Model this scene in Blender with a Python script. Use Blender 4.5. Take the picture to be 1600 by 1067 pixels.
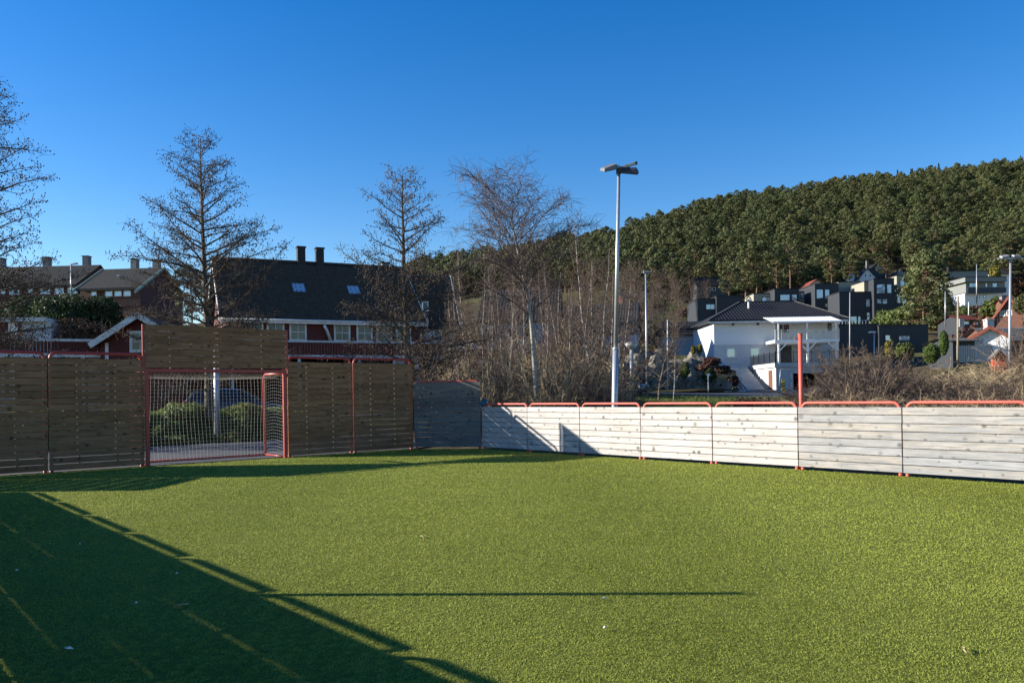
import bpy, bmesh, math, random
import numpy as np
from mathutils import Matrix, Vector
R = math.radians
for o in list(bpy.data.objects): bpy.data.objects.remove(o)
S = bpy.context.scene
COL = S.collection

# ------------------------------------------------------------------ camera
FPX, PITCHW = 1252.0, 0.131
CAMH = 10.56 * PITCHW
ROLL = R(0.933)
c_r = Vector((math.cos(ROLL), 0, -math.sin(ROLL)))
c_u = Vector((math.sin(ROLL), 0, math.cos(ROLL)))
c_f = Vector((0, 1, 0))
cam = bpy.data.cameras.new('camera')
cam.sensor_width = 36.0
cam.lens = FPX / 1600 * 36
cam.shift_y = (618 - 533.5) / 1600
cam.clip_end = 3000
cam_o = bpy.data.objects.new('camera', cam)
COL.objects.link(cam_o)
cam_o.matrix_world = Matrix(((c_r.x, c_u.x, -c_f.x, 0), (c_r.y, c_u.y, -c_f.y, 0), (c_r.z, c_u.z, -c_f.z, CAMH), (0, 0, 0, 1)))
S.camera = cam_o

# ------------------------------------------------------------------ light
SUN_EL, SUN_AZ = 19.6, -3.0      # azimuth of the light's travel, degrees from +X
w = bpy.data.worlds.new('World'); S.world = w; w.use_nodes = True
wn = w.node_tree
sky = wn.nodes.new('ShaderNodeTexSky')
sky.sky_type = 'NISHITA'; sky.sun_disc = False
sky.sun_elevation = R(SUN_EL); sky.sun_rotation = R(-90 - SUN_AZ)
sky.altitude = 50; sky.air_density = 1.0; sky.dust_density = 0.15; sky.ozone_density = 2.0
bg = wn.nodes['Background']; bg.inputs['Strength'].default_value = 0.087
hsv = wn.nodes.new('ShaderNodeHueSaturation'); hsv.inputs['Saturation'].default_value = 1.47; hsv.inputs['Hue'].default_value = 0.513
wn.links.new(sky.outputs[0], hsv.inputs['Color']); wn.links.new(hsv.outputs[0], bg.inputs['Color'])
sun = bpy.data.lights.new('sun', 'SUN'); sun.energy = 5.0; sun.angle = R(0.5); sun.color = (1.0, 0.93, 0.82)
sun_o = bpy.data.objects.new('sun', sun); COL.objects.link(sun_o)
sd = Vector((math.cos(R(SUN_EL)) * math.cos(R(SUN_AZ)), math.cos(R(SUN_EL)) * math.sin(R(SUN_AZ)), -math.sin(R(SUN_EL))))
sun_o.rotation_euler = sd.to_track_quat('-Z', 'Y').to_euler()
sun_o.location = (-30, 0, 30)
S.view_settings.view_transform = 'Standard'; S.view_settings.look = 'None'
S.view_settings.gamma = 1.0; S.view_settings.exposure = 1.2
S.view_settings.use_curve_mapping = False
S.render.engine = 'CYCLES'

# ------------------------------------------------------------------ helpers
def at(x, y, Z):
    """point seen at photograph pixel (x, y) at depth Z"""
    return Vector((0, 0, CAMH)) + (c_f + c_r * ((x - 800) / FPX) + c_u * ((618 - y) / FPX)) * Z
def px(Z): return FPX / Z
def colx(x, Z): return at(x, 618, Z).x

class MB:
    def __init__(s): s.v = []; s.f = []
    def add(s, vs, fs):
        b = len(s.v); s.v += [tuple(q) for q in vs]; s.f += [tuple(b + i for i in q) for q in fs]; return s
    def box(s, x0, x1, y0, y1, z0, z1, M=None):
        vs = [Vector((x, y, z)) for z in (z0, z1) for y in (y0, y1) for x in (x0, x1)]
        if M is not None: vs = [M @ q for q in vs]
        return s.add(vs, [(0, 2, 3, 1), (4, 5, 7, 6), (0, 1, 5, 4), (2, 6, 7, 3), (0, 4, 6, 2), (1, 3, 7, 5)])
    def bar(s, a, b, wd, ht):
        a, b = Vector(a), Vector(b); d = (b - a); L = d.length; d.normalize()
        up = Vector((0, 0, 1)) if abs(d.z) < .95 else Vector((0, 1, 0))
        sx = d.cross(up).normalized(); su = sx.cross(d)
        vs = [q + sx * i * wd / 2 + su * j * ht / 2 for q in (a, b) for i, j in ((-1, -1), (1, -1), (1, 1), (-1, 1))]
        return s.add(vs, [(0, 3, 2, 1), (4, 5, 6, 7), (0, 1, 5, 4), (1, 2, 6, 5), (2, 3, 7, 6), (3, 0, 4, 7)])
    def tube(s, pts, r, n=8, cap=True):
        pts = [Vector(q) for q in pts]; m = len(pts); rr = r if isinstance(r, (list, tuple)) else [r] * m
        b = len(s.v); prev = None
        for i, q in enumerate(pts):
            d = (pts[min(i + 1, m - 1)] - pts[max(i - 1, 0)]).normalized()
            if prev is None:
                prev = d.orthogonal().normalized()
            prev = (prev - d * prev.dot(d)).normalized(); e = d.cross(prev)
            for k in range(n):
                a = 2 * math.pi * k / n
                s.v.append(tuple(q + (prev * math.cos(a) + e * math.sin(a)) * rr[i]))
        for i in range(m - 1):
            for k in range(n):
                s.f.append((b + i * n + k, b + i * n + (k + 1) % n, b + (i + 1) * n + (k + 1) % n, b + (i + 1) * n + k))
        if cap:
            s.f.append(tuple(b + k for k in reversed(range(n)))); s.f.append(tuple(b + (m - 1) * n + k for k in range(n)))
        return s
    def extr(s, poly, y0, y1):
        """polygon in xz (counter-clockwise seen from -y) extruded along y"""
        n = len(poly); b = len(s.v)
        s.v += [(q[0], y0, q[1]) for q in poly] + [(q[0], y1, q[1]) for q in poly]
        s.f.append(tuple(b + i for i in range(n))); s.f.append(tuple(b + n + i for i in reversed(range(n))))
        for i in range(n):
            j = (i + 1) % n; s.f.append((b + j, b + i, b + n + i, b + n + j))
        return s
    def mesh(s, name='m', smooth=False):
        me = bpy.data.meshes.new(name); me.from_pydata(s.v, [], s.f); me.update()
        if smooth:
            for q in me.polygons: q.use_smooth = True
        return me
def link(name, me, m=None, parent=None, loc=None, rot=None, scale=None):
    o = bpy.data.objects.new(name, me); COL.objects.link(o)
    if m is not None:
        if not me.materials: me.materials.append(m)
        elif me.materials[0] is not m: me.materials[0] = m
    if parent is not None: o.parent = parent
    if loc is not None: o.location = loc
    if rot is not None: o.rotation_euler = rot
    if scale is not None: o.scale = scale
    return o
def ob(name, mb, m, parent=None, smooth=False, loc=None, rot=None, bevel=0):
    me = mb.mesh(name, smooth)
    o = link(name, me, m, parent, loc, rot)
    if bevel:
        bv = o.modifiers.new('bevel', 'BEVEL'); bv.width = bevel; bv.segments = 2; bv.limit_method = 'ANGLE'
    return o
def tag(o, label, cat=None, group=None, kind=None):
    if label: o['label'] = label
    if cat: o['category'] = cat
    if group: o['group'] = group
    if kind: o['kind'] = kind
    return o
def thing(name, label, cat, loc=(0, 0, 0), rz=0, group=None, scale=None):
    o = bpy.data.objects.new(name, None); COL.objects.link(o); o.empty_display_size = .2
    o.location = loc; o.rotation_euler = (0, 0, rz)
    if scale: o.scale = (scale,) * 3 if not isinstance(scale, tuple) else scale
    return tag(o, label, cat, group)
def np_mesh(name, verts, faces, cols=None, smooth=False):
    verts = np.asarray(verts, np.float32); faces = np.asarray(faces, np.int32); k = faces.shape[1]
    me = bpy.data.meshes.new(name)
    me.vertices.add(len(verts)); me.vertices.foreach_set('co', verts.ravel())
    me.loops.add(faces.size); me.loops.foreach_set('vertex_index', faces.ravel())
    me.polygons.add(len(faces)); me.polygons.foreach_set('loop_start', np.arange(0, faces.size, k, dtype=np.int32))
    if smooth: me.polygons.foreach_set('use_smooth', np.ones(len(faces), bool))
    me.update(calc_edges=True)
    if cols is not None:
        a = me.attributes.new('tint', 'FLOAT', 'POINT'); a.data.foreach_set('value', np.asarray(cols, np.float32))
    return me

# ------------------------------------------------------------------ materials
class NT:
    def __init__(s, name, rough=.7, spec=.3):
        s.m = bpy.data.materials.new(name); s.m.use_nodes = True; s.t = s.m.node_tree
        s.b = s.t.nodes['Principled BSDF']; s.b.inputs['Roughness'].default_value = rough
        s.b.inputs['Specular IOR Level'].default_value = spec
    def n(s, typ, **kw):
        q = s.t.nodes.new(typ)
        for k, v in kw.items():
            if hasattr(q, k): setattr(q, k, v)
            else: q.inputs[k].default_value = v
        return q
    def l(s, a, b): s.t.links.new(a, b)
    def obj(s): return s.n('ShaderNodeTexCoord').outputs['Object']
    def rnd(s): return s.n('ShaderNodeObjectInfo').outputs['Random']
    def mapping(s, vec, scale=(1, 1, 1), rndoff=0):
        mp = s.n('ShaderNodeMapping'); mp.inputs['Scale'].default_value = scale; s.l(vec, mp.inputs['Vector'])
        if rndoff:
            mm = s.math('MULTIPLY', s.rnd(), rndoff); cx = s.n('ShaderNodeCombineXYZ')
            for i in range(3): s.l(mm, cx.inputs[i])
            s.l(cx.outputs[0], mp.inputs['Location'])
        return mp.outputs[0]
    def noise(s, vec, scale=5, detail=4, rough=.55, dist=0):
        q = s.n('ShaderNodeTexNoise'); q.inputs['Scale'].default_value = scale; q.inputs['Detail'].default_value = detail
        q.inputs['Roughness'].default_value = rough; q.inputs['Distortion'].default_value = dist
        s.l(vec, q.inputs['Vector']); return q.outputs['Fac']
    def vor(s, vec, scale=5, feature='F1', out='Distance', rand=1):
        q = s.n('ShaderNodeTexVoronoi'); q.feature = feature; q.inputs['Scale'].default_value = scale
        q.inputs['Randomness'].default_value = rand; s.l(vec, q.inputs['Vector']); return q.outputs[out]
    def ramp(s, fac, stops):
        q = s.n('ShaderNodeValToRGB'); e = q.color_ramp.elements
        while len(e) < len(stops): e.new(.5)
        for i, (p_, c) in enumerate(stops):
            e[i].position = p_; e[i].color = (*c, 1) if not isinstance(c, (int, float)) else (c, c, c, 1)
        s.l(fac, q.inputs[0]); return q.outputs[0]
    def math(s, op, a, b=None, clamp=False):
        q = s.n('ShaderNodeMath'); q.operation = op; q.use_clamp = clamp
        for i, v in enumerate((a, b)):
            if v is None: continue
            if isinstance(v, (int, float)): q.inputs[i].default_value = v
            else: s.l(v, q.inputs[i])
        return q.outputs[0]
    def mix(s, fac, a, b, blend='MIX'):
        q = s.n('ShaderNodeMix'); q.data_type = 'RGBA'; q.blend_type = blend
        for i, v in ((0, fac), (6, a), (7, b)):
            if isinstance(v, (int, float)): q.inputs[i].default_value = v
            elif isinstance(v, tuple): q.inputs[i].default_value = (*v, 1)
            else: s.l(v, q.inputs[i])
        return q.outputs[2]
    def color(s, c):
        if isinstance(c, tuple): s.b.inputs['Base Color'].default_value = (*c, 1)
        else: s.l(c, s.b.inputs['Base Color'])
        return s
    def bump(s, hgt, strength=.4, dist=.02):
        q = s.n('ShaderNodeBump'); q.inputs['Strength'].default_value = strength; q.inputs['Distance'].default_value = dist
        s.l(hgt, q.inputs['Height']); s.l(q.outputs[0], s.b.inputs['Normal']); return s

def mottled(name, c1, c2, scale=4, rough=.75, bump=.2, bdist=.02, spec=.25, detail=5, rnd=0, stretch=(1, 1, 1)):
    q = NT(name, rough, spec); v = q.mapping(q.obj(), stretch, 37.0 if rnd else 0)
    f = q.noise(v, scale, detail, .6)
    c = q.ramp(f, [(.3, c1), (.7, c2)])
    if rnd:
        hs = q.n('ShaderNodeHueSaturation'); q.l(c, hs.inputs['Color'])
        q.l(q.math('ADD', q.math('MULTIPLY', q.rnd(), rnd), 1 - rnd / 2), hs.inputs['Value']); c = hs.outputs[0]
    q.color(c)
    if bump: q.bump(q.noise(v, scale * 6, 4), bump, bdist)
    return q.m
def wood(name, greys, warm, dark, knot=.75, warmth=.5, streak=.6):
    q = NT(name, .8, .15); o = q.obj()
    v = q.mapping(o, (.9, 1, 16), 61.0)
    g1 = q.noise(v, 3.0, 6, .65, .35)
    v2 = q.mapping(o, (.35, 1, 5), 23.0)
    g2 = q.noise(v2, 4.0, 3, .5, .2)
    base = q.ramp(q.rnd(), [(0.0, greys[0]), (.5, greys[1]), (1.0, greys[2])])
    wm = q.math('MULTIPLY', q.ramp(g2, [(.38, 0.0), (.62, 1.0)]), warmth)
    wm = q.math('MULTIPLY', wm, q.math('FRACT', q.math('MULTIPLY', q.rnd(), 7.31)))
    c = q.mix(wm, base, warm)
    c = q.mix(q.math('MULTIPLY', q.ramp(g1, [(.42, 0.0), (.72, 1.0)]), streak), c, dark)
    # knots: dark spots stretched a little along the board
    sx = q.n('ShaderNodeSeparateXYZ'); q.l(o, sx.inputs[0]); cb = q.n('ShaderNodeCombineXYZ')
    q.l(q.math('ADD', q.math('MULTIPLY', sx.outputs[0], 4.2), q.math('MULTIPLY', q.rnd(), 91.0)), cb.inputs[0])
    q.l(q.math('ADD', q.math('MULTIPLY', sx.outputs[2], 5.6), q.math('ADD', q.math('MULTIPLY', q.rnd(), 57.0), q.math('MULTIPLY', g2, .5))), cb.inputs[1])
    kc = q.n('ShaderNodeTexVoronoi'); kc.voronoi_dimensions = '2D'; kc.inputs['Scale'].default_value = 1.0; q.l(cb.outputs[0], kc.inputs['Vector']); kd = kc.outputs['Distance']
    sep = q.n('ShaderNodeSeparateColor'); q.l(kc.outputs['Color'], sep.inputs[0])
    pick = q.math('GREATER_THAN', sep.outputs[0], .38)
    size = q.math('ADD', q.math('MULTIPLY', q.math('POWER', sep.outputs[1], 1.6), .20), .09)
    core = q.ramp(q.math('DIVIDE', kd, size), [(.35, 1.0), (1.0, 0.0)])
    km = q.math('MULTIPLY', q.math('MULTIPLY', core, pick), q.math('MULTIPLY', q.math('ADD', q.math('MULTIPLY', sep.outputs[2], .5), .55), knot))
    stn = q.ramp(q.noise(q.mapping(o, (.7, 1, 2.2), 71.0), 2.2, 4, .6), [(.45, 0.0), (.75, .55)])
    c = q.mix(stn, c, dark)
    c = q.mix(km, c, tuple(x * .35 for x in dark))
    q.color(c); q.bump(g1, .45, .006)
    return q.m
def painted(name, c, rough=.4, var=.25, spec=.4, scale=9, metal=0, dirt=None):
    q = NT(name, rough, spec); f = q.noise(q.mapping(q.obj(), (1, 1, 1), 11.0), scale, 5, .6)
    cc = q.mix(q.ramp(f, [(.35, 0.0), (.75, 1.0)]), c, dirt or tuple(x * (1 - var) for x in c))
    q.color(cc); q.b.inputs['Metallic'].default_value = metal
    q.bump(q.noise(q.obj(), 60, 3), .08, .003); return q.m
def siding(name, c, dirt, period=.16, vertical=False, depth=.012, rough=.6, var=.15):
    q = NT(name, rough, .3); o = q.obj()
    sep = q.n('ShaderNodeSeparateXYZ'); q.l(o, sep.inputs[0])
    if vertical: coord = q.math('ADD', sep.outputs[0], sep.outputs[1])
    else: coord = sep.outputs[2]
    fr = q.math('FRACT', q.math('DIVIDE', coord, period)); idx = q.math('FLOOR', q.math('DIVIDE', coord, period))
    wn_ = q.n('ShaderNodeTexWhiteNoise'); wn_.noise_dimensions = '1D'; q.l(idx, wn_.inputs['W'])
    n1 = q.noise(o, 3, 5)
    c2 = q.mix(q.math('MULTIPLY', wn_.outputs['Value'], var * 2), c, tuple(x * .72 for x in c))
    c2 = q.mix(q.math('MULTIPLY', q.ramp(n1, [(.4, 0.0), (.8, 1.0)]), .5), c2, dirt)
    gap = q.ramp(fr, [(0.0, 0.0), (.07, 1.0)])
    q.color(q.mix(gap, tuple(x * .45 for x in c), c2))
    h = q.math('MULTIPLY', gap, q.math('SUBTRACT', 1.0, q.math('MULTIPLY', fr, .8 if not vertical else .05)))
    q.bump(h, .9, depth); return q.m
def brickm(name, c1, c2, mortar, scale=1, rough=.8):
    q = NT(name, rough, .2); o = q.obj(); mp = q.n('ShaderNodeMapping'); mp.inputs['Rotation'].default_value = (R(90), 0, 0); q.l(o, mp.inputs[0])
    b = q.n('ShaderNodeTexBrick'); b.inputs['Scale'].default_value = 4 / scale
    for k, v in (('Color1', c1), ('Color2', c2), ('Mortar', mortar)): b.inputs[k].default_value = (*v, 1)
    q.l(mp.outputs[0], b.inputs['Vector']); q.color(b.outputs['Color']); q.bump(q.math('SUBTRACT', 1.0, b.outputs['Fac']), .6, .02); return q.m

M = {}
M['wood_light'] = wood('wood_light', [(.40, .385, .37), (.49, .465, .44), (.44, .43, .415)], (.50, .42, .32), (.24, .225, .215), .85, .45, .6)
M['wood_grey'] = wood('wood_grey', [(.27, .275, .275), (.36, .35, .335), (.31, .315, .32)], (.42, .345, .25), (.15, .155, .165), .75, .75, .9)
M['wood_brown'] = wood('wood_brown', [(.225, .115, .058), (.33, .178, .095), (.27, .145, .075)], (.31, .165, .072), (.09, .048, .026), .8, .7, .7)
M['wood_shaded'] = wood('wood_shaded', [(.11, .11, .115), (.20, .195, .19), (.15, .15, .15)], (.22, .18, .13), (.08, .08, .085), .8, .6, .7)  # grey wood darkened for the corner panels: their shade put into the colour
M['batten'] = mottled('batten', (.22, .17, .11), (.30, .24, .17), 6)
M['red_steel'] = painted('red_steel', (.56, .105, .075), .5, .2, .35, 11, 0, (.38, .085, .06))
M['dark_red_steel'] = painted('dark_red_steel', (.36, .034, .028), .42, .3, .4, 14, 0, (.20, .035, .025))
M['galv'] = painted('galv', (.42, .44, .47), .45, .25, .5, 14, .55)
M['lamp_grey'] = painted('lamp_grey', (.33, .34, .35), .5, .3, .4, 12, .2)
M['lamp_black'] = painted('lamp_black', (.035, .035, .04), .45, .3)
M['white'] = painted('white', (.78, .78, .78), .5, .12, .35, 5, 0, (.60, .60, .58))
M['white_dirty'] = painted('white_dirty', (.66, .67, .68), .6, .2, .3, 3, 0, (.40, .41, .40))
M['net'] = painted('net', (.50, .50, .46), .8, .2, .2)
M['glass'] = NT('glass', .06, .6).color((.018, .022, .028)).m
M['glass_bright'] = NT('glass_bright', .04, 1.0).color((.05, .07, .09)).m
M['glass_bright'].node_tree.nodes['Principled BSDF'].inputs['Metallic'].default_value = .35
M['glass_bright'].node_tree.nodes['Principled BSDF'].inputs['Base Color'].default_value = (.45, .52, .6, 1)
M['red_wall'] = siding('red_wall', (.085, .013, .011), (.055, .010, .009), .14, True, .012)
M['redbrown_wall'] = siding('redbrown_wall', (.085, .030, .025), (.06, .022, .019), .14, True, .012)
M['white_siding'] = siding('white_siding', (.74, .75, .77), (.62, .63, .64), .17, False, .014)
M['white_brick'] = brickm('white_brick', (.60, .61, .64), (.50, .51, .54), (.38, .39, .41), 1.4)
M['dark_clad'] = siding('dark_clad', (.035, .040, .048), (.026, .029, .034), .22, True, .012)
M['beige_clad'] = siding('beige_clad', (.30, .285, .22), (.22, .21, .17), .2, True, .012)
M['grey_clad'] = siding('grey_clad', (.20, .21, .20), (.15, .155, .15), .2, True, .012)
M['navy_clad'] = siding('navy_clad', (.05, .062, .075), (.04, .048, .058), .2, False, .012)
M['brown_wall'] = siding('brown_wall', (.15, .07, .048), (.10, .05, .036), .18, False, .012)
M['grey_wall'] = siding('grey_wall', (.44, .46, .50), (.33, .34, .37), .18, False, .012)
M['tile_dark'] = mottled('tile_dark', (.022, .020, .019), (.045, .040, .037), 3, .6, .25, .01, .22)
M['tile_grey'] = mottled('tile_grey', (.045, .044, .044), (.075, .072, .068), 2, .7, .25, .01)
M['tile_black'] = mottled('tile_black', (.014, .014, .016), (.026, .026, .029), 3, .6, .15, .01, .25)
M['tile_red'] = mottled('tile_red', (.15, .040, .028), (.21, .060, .040), 4, .7)
M['felt_grey'] = mottled('felt_grey', (.12, .115, .11), (.19, .18, .17), 2.5, .85)
M['verge_green'] = painted('verge_green', (.22, .33, .28), .6)
M['verge_red'] = painted('verge_red', (.25, .065, .042), .6)
M['brick_chimney'] = brickm('brick_chimney', (.20, .20, .21), (.16, .16, .17), (.26, .26, .26))
M['metal_white'] = mottled('metal_white', (.60, .62, .66), (.70, .71, .73), 3, .45, .1)
M['concrete'] = mottled('concrete', (.36, .36, .355), (.50, .50, .49), 1.2, .85, .25, .02)
M['concrete_dark'] = mottled('concrete_dark', (.05, .05, .052), (.08, .08, .08), 2)
M['asphalt'] = mottled('asphalt', (.055, .057, .062), (.085, .087, .09), 1.6, .85, .5, .01)
M['stone'] = mottled('stone', (.10, .088, .070), (.22, .20, .165), 1.8, .9, .6, .05, .2, 6, .5)
M['ground'] = None
M['bark_dark'] = mottled('bark_dark', (.060, .050, .040), (.15, .13, .105), 9, .9, .5, .01, .1, 5, 0, (1, 1, .35))
M['twig_dark'] = mottled('twig_dark', (.058, .044, .034), (.11, .085, .065), 5, .8, 0)
M['twig_brown'] = mottled('twig_brown', (.070, .048, .034), (.145, .108, .080), 3, .8, 0, rnd=.5)
M['twig_red'] = mottled('twig_red', (.070, .042, .032), (.125, .085, .066), 3, .8, 0, rnd=.5)
M['twig_straw'] = mottled('twig_straw', (.19, .14, .08), (.42, .33, .20), 3, .8, 0, rnd=.5)
M['twig_purple'] = mottled('twig_purple', (.085, .06, .055), (.15, .115, .10), 3, .8, 0)
def birchbark():
    q = NT('birch_bark', .75, .2); o = q.obj()
    a = q.noise(q.mapping(o, (2, 2, 9), 13.0), 3.2, 5, .7)
    b = q.noise(q.mapping(o, (1, 1, 1.2), 5.0), 1.5, 3)
    c = q.ramp(a, [(.36, (.05, .04, .035)), (.46, (.30, .27, .23)), (.7, (.50, .47, .42))])
    q.color(q.mix(q.ramp(b, [(.45, 0.0), (.65, .7)]), c, (.20, .17, .14))); q.bump(a, .3, .01); return q.m
M['birch_bark'] = birchbark()
def leafmat(name, stops, rnd=.35, trans=.25, rough=.6):
    q = NT(name, rough, .25); at_ = q.n('ShaderNodeAttribute'); at_.attribute_name = 'tint'
    c = q.ramp(at_.outputs['Fac'], stops)
    hs = q.n('ShaderNodeHueSaturation'); q.l(c, hs.inputs['Color'])
    q.l(q.math('ADD', q.math('MULTIPLY', q.rnd(), rnd), 1 - rnd / 2), hs.inputs['Value'])
    hh = q.math('FRACT', q.math('MULTIPLY', q.rnd(), 13.7)); q.l(q.math('ADD', q.math('MULTIPLY', hh, .05), .475), hs.inputs['Hue'])
    q.color(hs.outputs[0])
    tr = q.n('ShaderNodeBsdfTranslucent'); q.l(hs.outputs[0], tr.inputs['Color'])
    mx = q.n('ShaderNodeMixShader'); mx.inputs[0].default_value = trans
    q.l(q.b.outputs[0], mx.inputs[1]); q.l(tr.outputs[0], mx.inputs[2])
    q.l(mx.outputs[0], q.t.nodes['Material Output'].inputs['Surface']); return q.m
M['pine'] = leafmat('pine', [(0, (.036, .046, .015)), (.5, (.068, .080, .026)), (1, (.122, .124, .042))], .45, .1)
M['spruce'] = leafmat('spruce', [(0, (.022, .036, .018)), (1, (.05, .068, .03))], .3, .1)
M['hedge'] = leafmat('hedge', [(0, (.018, .034, .012)), (.6, (.034, .056, .018)), (1, (.075, .095, .03))], .2)
M['shrub_green'] = leafmat('shrub_green', [(0, (.05, .075, .018)), (1, (.15, .17, .045))], .3)
M['shrub_yellow'] = leafmat('shrub_yellow', [(0, (.13, .10, .02)), (1, (.28, .22, .05))], .2)
M['shrub_rust'] = leafmat('shrub_rust', [(0, (.06, .032, .022)), (1, (.14, .075, .05))], .3)
M['thuja'] = leafmat('thuja', [(0, (.05, .08, .016)), (1, (.14, .17, .04))], .2)
M['bank_grass'] = leafmat('bank_grass', [(0, (.05, .08, .018)), (.6, (.125, .165, .04)), (1, (.26, .25, .09))], .1, .35)
M['dry_grass'] = leafmat('dry_grass', [(0, (.10, .075, .04)), (.5, (.20, .15, .08)), (1, (.30, .24, .13))], .3, .2)
def turfblade():
    q = NT('turf_blade', .65, .15); a = q.n('ShaderNodeAttribute'); a.attribute_name = 'tint'
    o = q.obj(); big = q.noise(o, .35, 3); mid = q.noise(o, 2.3, 4)
    f = q.math('ADD', q.math('MULTIPLY', a.outputs['Fac'], .62), q.math('MULTIPLY', q.math('ADD', big, mid), .20))
    c = q.ramp(f, [(.12, (.15, .175, .028)), (.5, (.290, .330, .056)), (.85, (.375, .405, .09)), (1, (.43, .45, .14))])
    q.color(c); tr = q.n('ShaderNodeBsdfTranslucent'); q.l(c, tr.inputs['Color'])
    mx = q.n('ShaderNodeMixShader'); mx.inputs[0].default_value = .3
    q.l(q.b.outputs[0], mx.inputs[1]); q.l(tr.outputs[0], mx.inputs[2]); q.l(mx.outputs[0], q.t.nodes['Material Output'].inputs['Surface']); return q.m
M['turf_blade'] = turfblade()
def turfbase():
    q = NT('turf_base', .95, .1); o = q.obj()
    f = q.math('ADD', q.math('MULTIPLY', q.noise(o, 90, 3), .6), q.math('MULTIPLY', q.noise(o, .8, 4), .4))
    q.color(q.ramp(f, [(.3, (.09, .105, .018)), (.7, (.20, .215, .038))])); q.bump(q.noise(o, 130, 3), .8, .02); return q.m
M['turf_base'] = turfbase()
def groundmat():
    q = NT('ground', .95, .1); o = q.obj()
    a = q.noise(o, .12, 6, .6); b = q.noise(o, 2.2, 6, .7)
    c = q.ramp(q.math('ADD', q.math('MULTIPLY', a, .6), q.math('MULTIPLY', b, .4)),
               [(.34, (.045, .034, .022)), (.48, (.085, .066, .036)), (.58, (.075, .085, .028)), (.72, (.14, .12, .06))])
    q.color(c); q.bump(b, .8, .08); return q.m
M['ground'] = groundmat()

# ------------------------------------------------------------------ pitch frame
AX = R(40.2)
G = Vector((-6.57, 17.98, 0))
e1 = Vector((math.cos(AX), math.sin(AX), 0)); e2 = Vector((math.sin(AX), -math.cos(AX), 0))
def pf(a, b, z=0): return G + e1 * a + e2 * b + Vector((0, 0, z))
def pf_inv(X, Y):
    dx, dy = X - G.x, Y - G.y
    return dx * e1.x + dy * e1.y, dx * e2.x + dy * e2.y
HW, HWL, CH = 6.33, 6.56, 1.46      # half width of the pitch, chamfer length along the side

# ------------------------------------------------------------------ terrain
TX = np.array([-400, 0, 230, 450, 700, 830, 960, 1120, 1250, 1400, 1600, 2000.])
TZ = np.array([0, 18, 29, 34, 42, 50, 65, 80, 92, 110, 140, 180, 230, 300, 380, 440, 520, 800.])
TT = np.array([
 [0, 0, 0, .45, .55, 2.0, 6.0, 9.5, 11.3, 12.0, 12.5, 14, 16, 18, 20, 20, 15, 5],
 [0, 0, 0, .45, .55, 2.0, 6.0, 9.5, 11.3, 12.0, 12.5, 14, 17, 20, 23, 24, 20, 10],
 [0, 0, 0, .45, .55, 1.6, 5.0, 8.5, 10.8, 12.0, 13.0, 16, 20, 25, 32, 36, 32, 15],
 [0, 0, 0, .45, .55, .8, 2.2, 5.0, 7.5, 10.0, 14, 20, 26, 36, 47, 52, 46, 20],
 [0, 0, 0, .25, .6, .9, 1.8, 3.5, 5.0, 8.0, 13, 20, 27, 40, 58, 62, 54, 30],
 [0, 0, .2, .4, .7, 1.0, 1.5, 2.4, 4.0, 7.0, 13, 21, 30, 46, 63, 66, 60, 40],
 [0, 0, .3, .45, .7, 1.0, 1.3, 1.8, 3.8, 7.0, 13, 21, 31, 50, 72, 76, 70, 40],
 [0, 0, .2, .35, .5, .8, 1.1, 1.8, 3.8, 7.0, 13, 21, 32, 56, 86, 98, 92, 60],
 [0, 0, .1, .25, .4, .7, 1.0, 1.3, 4.0, 7.0, 13, 22, 34, 58, 92, 107, 104, 70],
 [0, 0, .5, .8, 1.0, 1.4, 2.0, 3.0, 5.0, 7.5, 13, 23, 36, 60, 98, 115, 114, 80],
 [0, 0, .8, 1.3, 1.9, 2.4, 3.6, 5.2, 6.6, 9.0, 14, 23, 36, 62, 102, 122, 124, 90],
 [0, 0, .8, 1.5, 2.2, 3.0, 4.5, 6.5, 8.5, 11, 16, 25, 38, 64, 104, 126, 130, 100]])
for c_, v1, v2 in ((7, 19, 29.5), (8, 19.5, 30), (9, 19.5, 30.5), (10, 19.5, 31), (11, 21, 33)): TT[c_, 11] = v1; TT[c_, 12] = v2
for c_, k_ in ((6, .97), (7, .97), (8, .955), (9, .95), (10, .945), (11, .94)): TT[c_, 13:] *= k_
def terr(X, Y):
    X = np.asarray(X, float); Y = np.asarray(Y, float); Yc = np.maximum(Y, 1.0)
    u = np.clip(800 + FPX * X / np.maximum(Yc, 12), TX[0], TX[-1])
    i = np.clip(np.searchsorted(TX, u) - 1, 0, len(TX) - 2); fx = (u - TX[i]) / (TX[i + 1] - TX[i])
    j = np.clip(np.searchsorted(TZ, Yc) - 1, 0, len(TZ) - 2); fz = np.clip((Yc - TZ[j]) / (TZ[j + 1] - TZ[j]), 0, 1)
    h = (TT[i, j] * (1 - fx) + TT[i + 1, j] * fx) * (1 - fz) + (TT[i, j + 1] * (1 - fx) + TT[i + 1, j + 1] * fx) * fz
    a = (X - G.x) * e1.x + (Y - G.y) * e1.y; b = (X - G.x) * e2.x + (Y - G.y) * e2.y
    h = h + 0.95 * np.exp(-((b + 10.3) / 1.15) ** 2) * np.clip((9.5 - a) / 3, 0, 1)          # grassy bank beyond the path
    out = np.clip((a - HW - .4) / 2.5, 0, 1) * np.clip((15 - b) / 3, 0, 1)
    h = h + out * .22
    h = h + np.clip((Y - 60) / 60, 0, 1) * (np.sin(X * .11 + Y * .05) * np.cos(Y * .09 - X * .03)) * .9
    return h
def tz(X, Y): return float(terr(X, Y))
def base_at(x, Z, dz=0):
    X = colx(x, Z); return Vector((X, Z, tz(X, Z) + dz))
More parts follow.
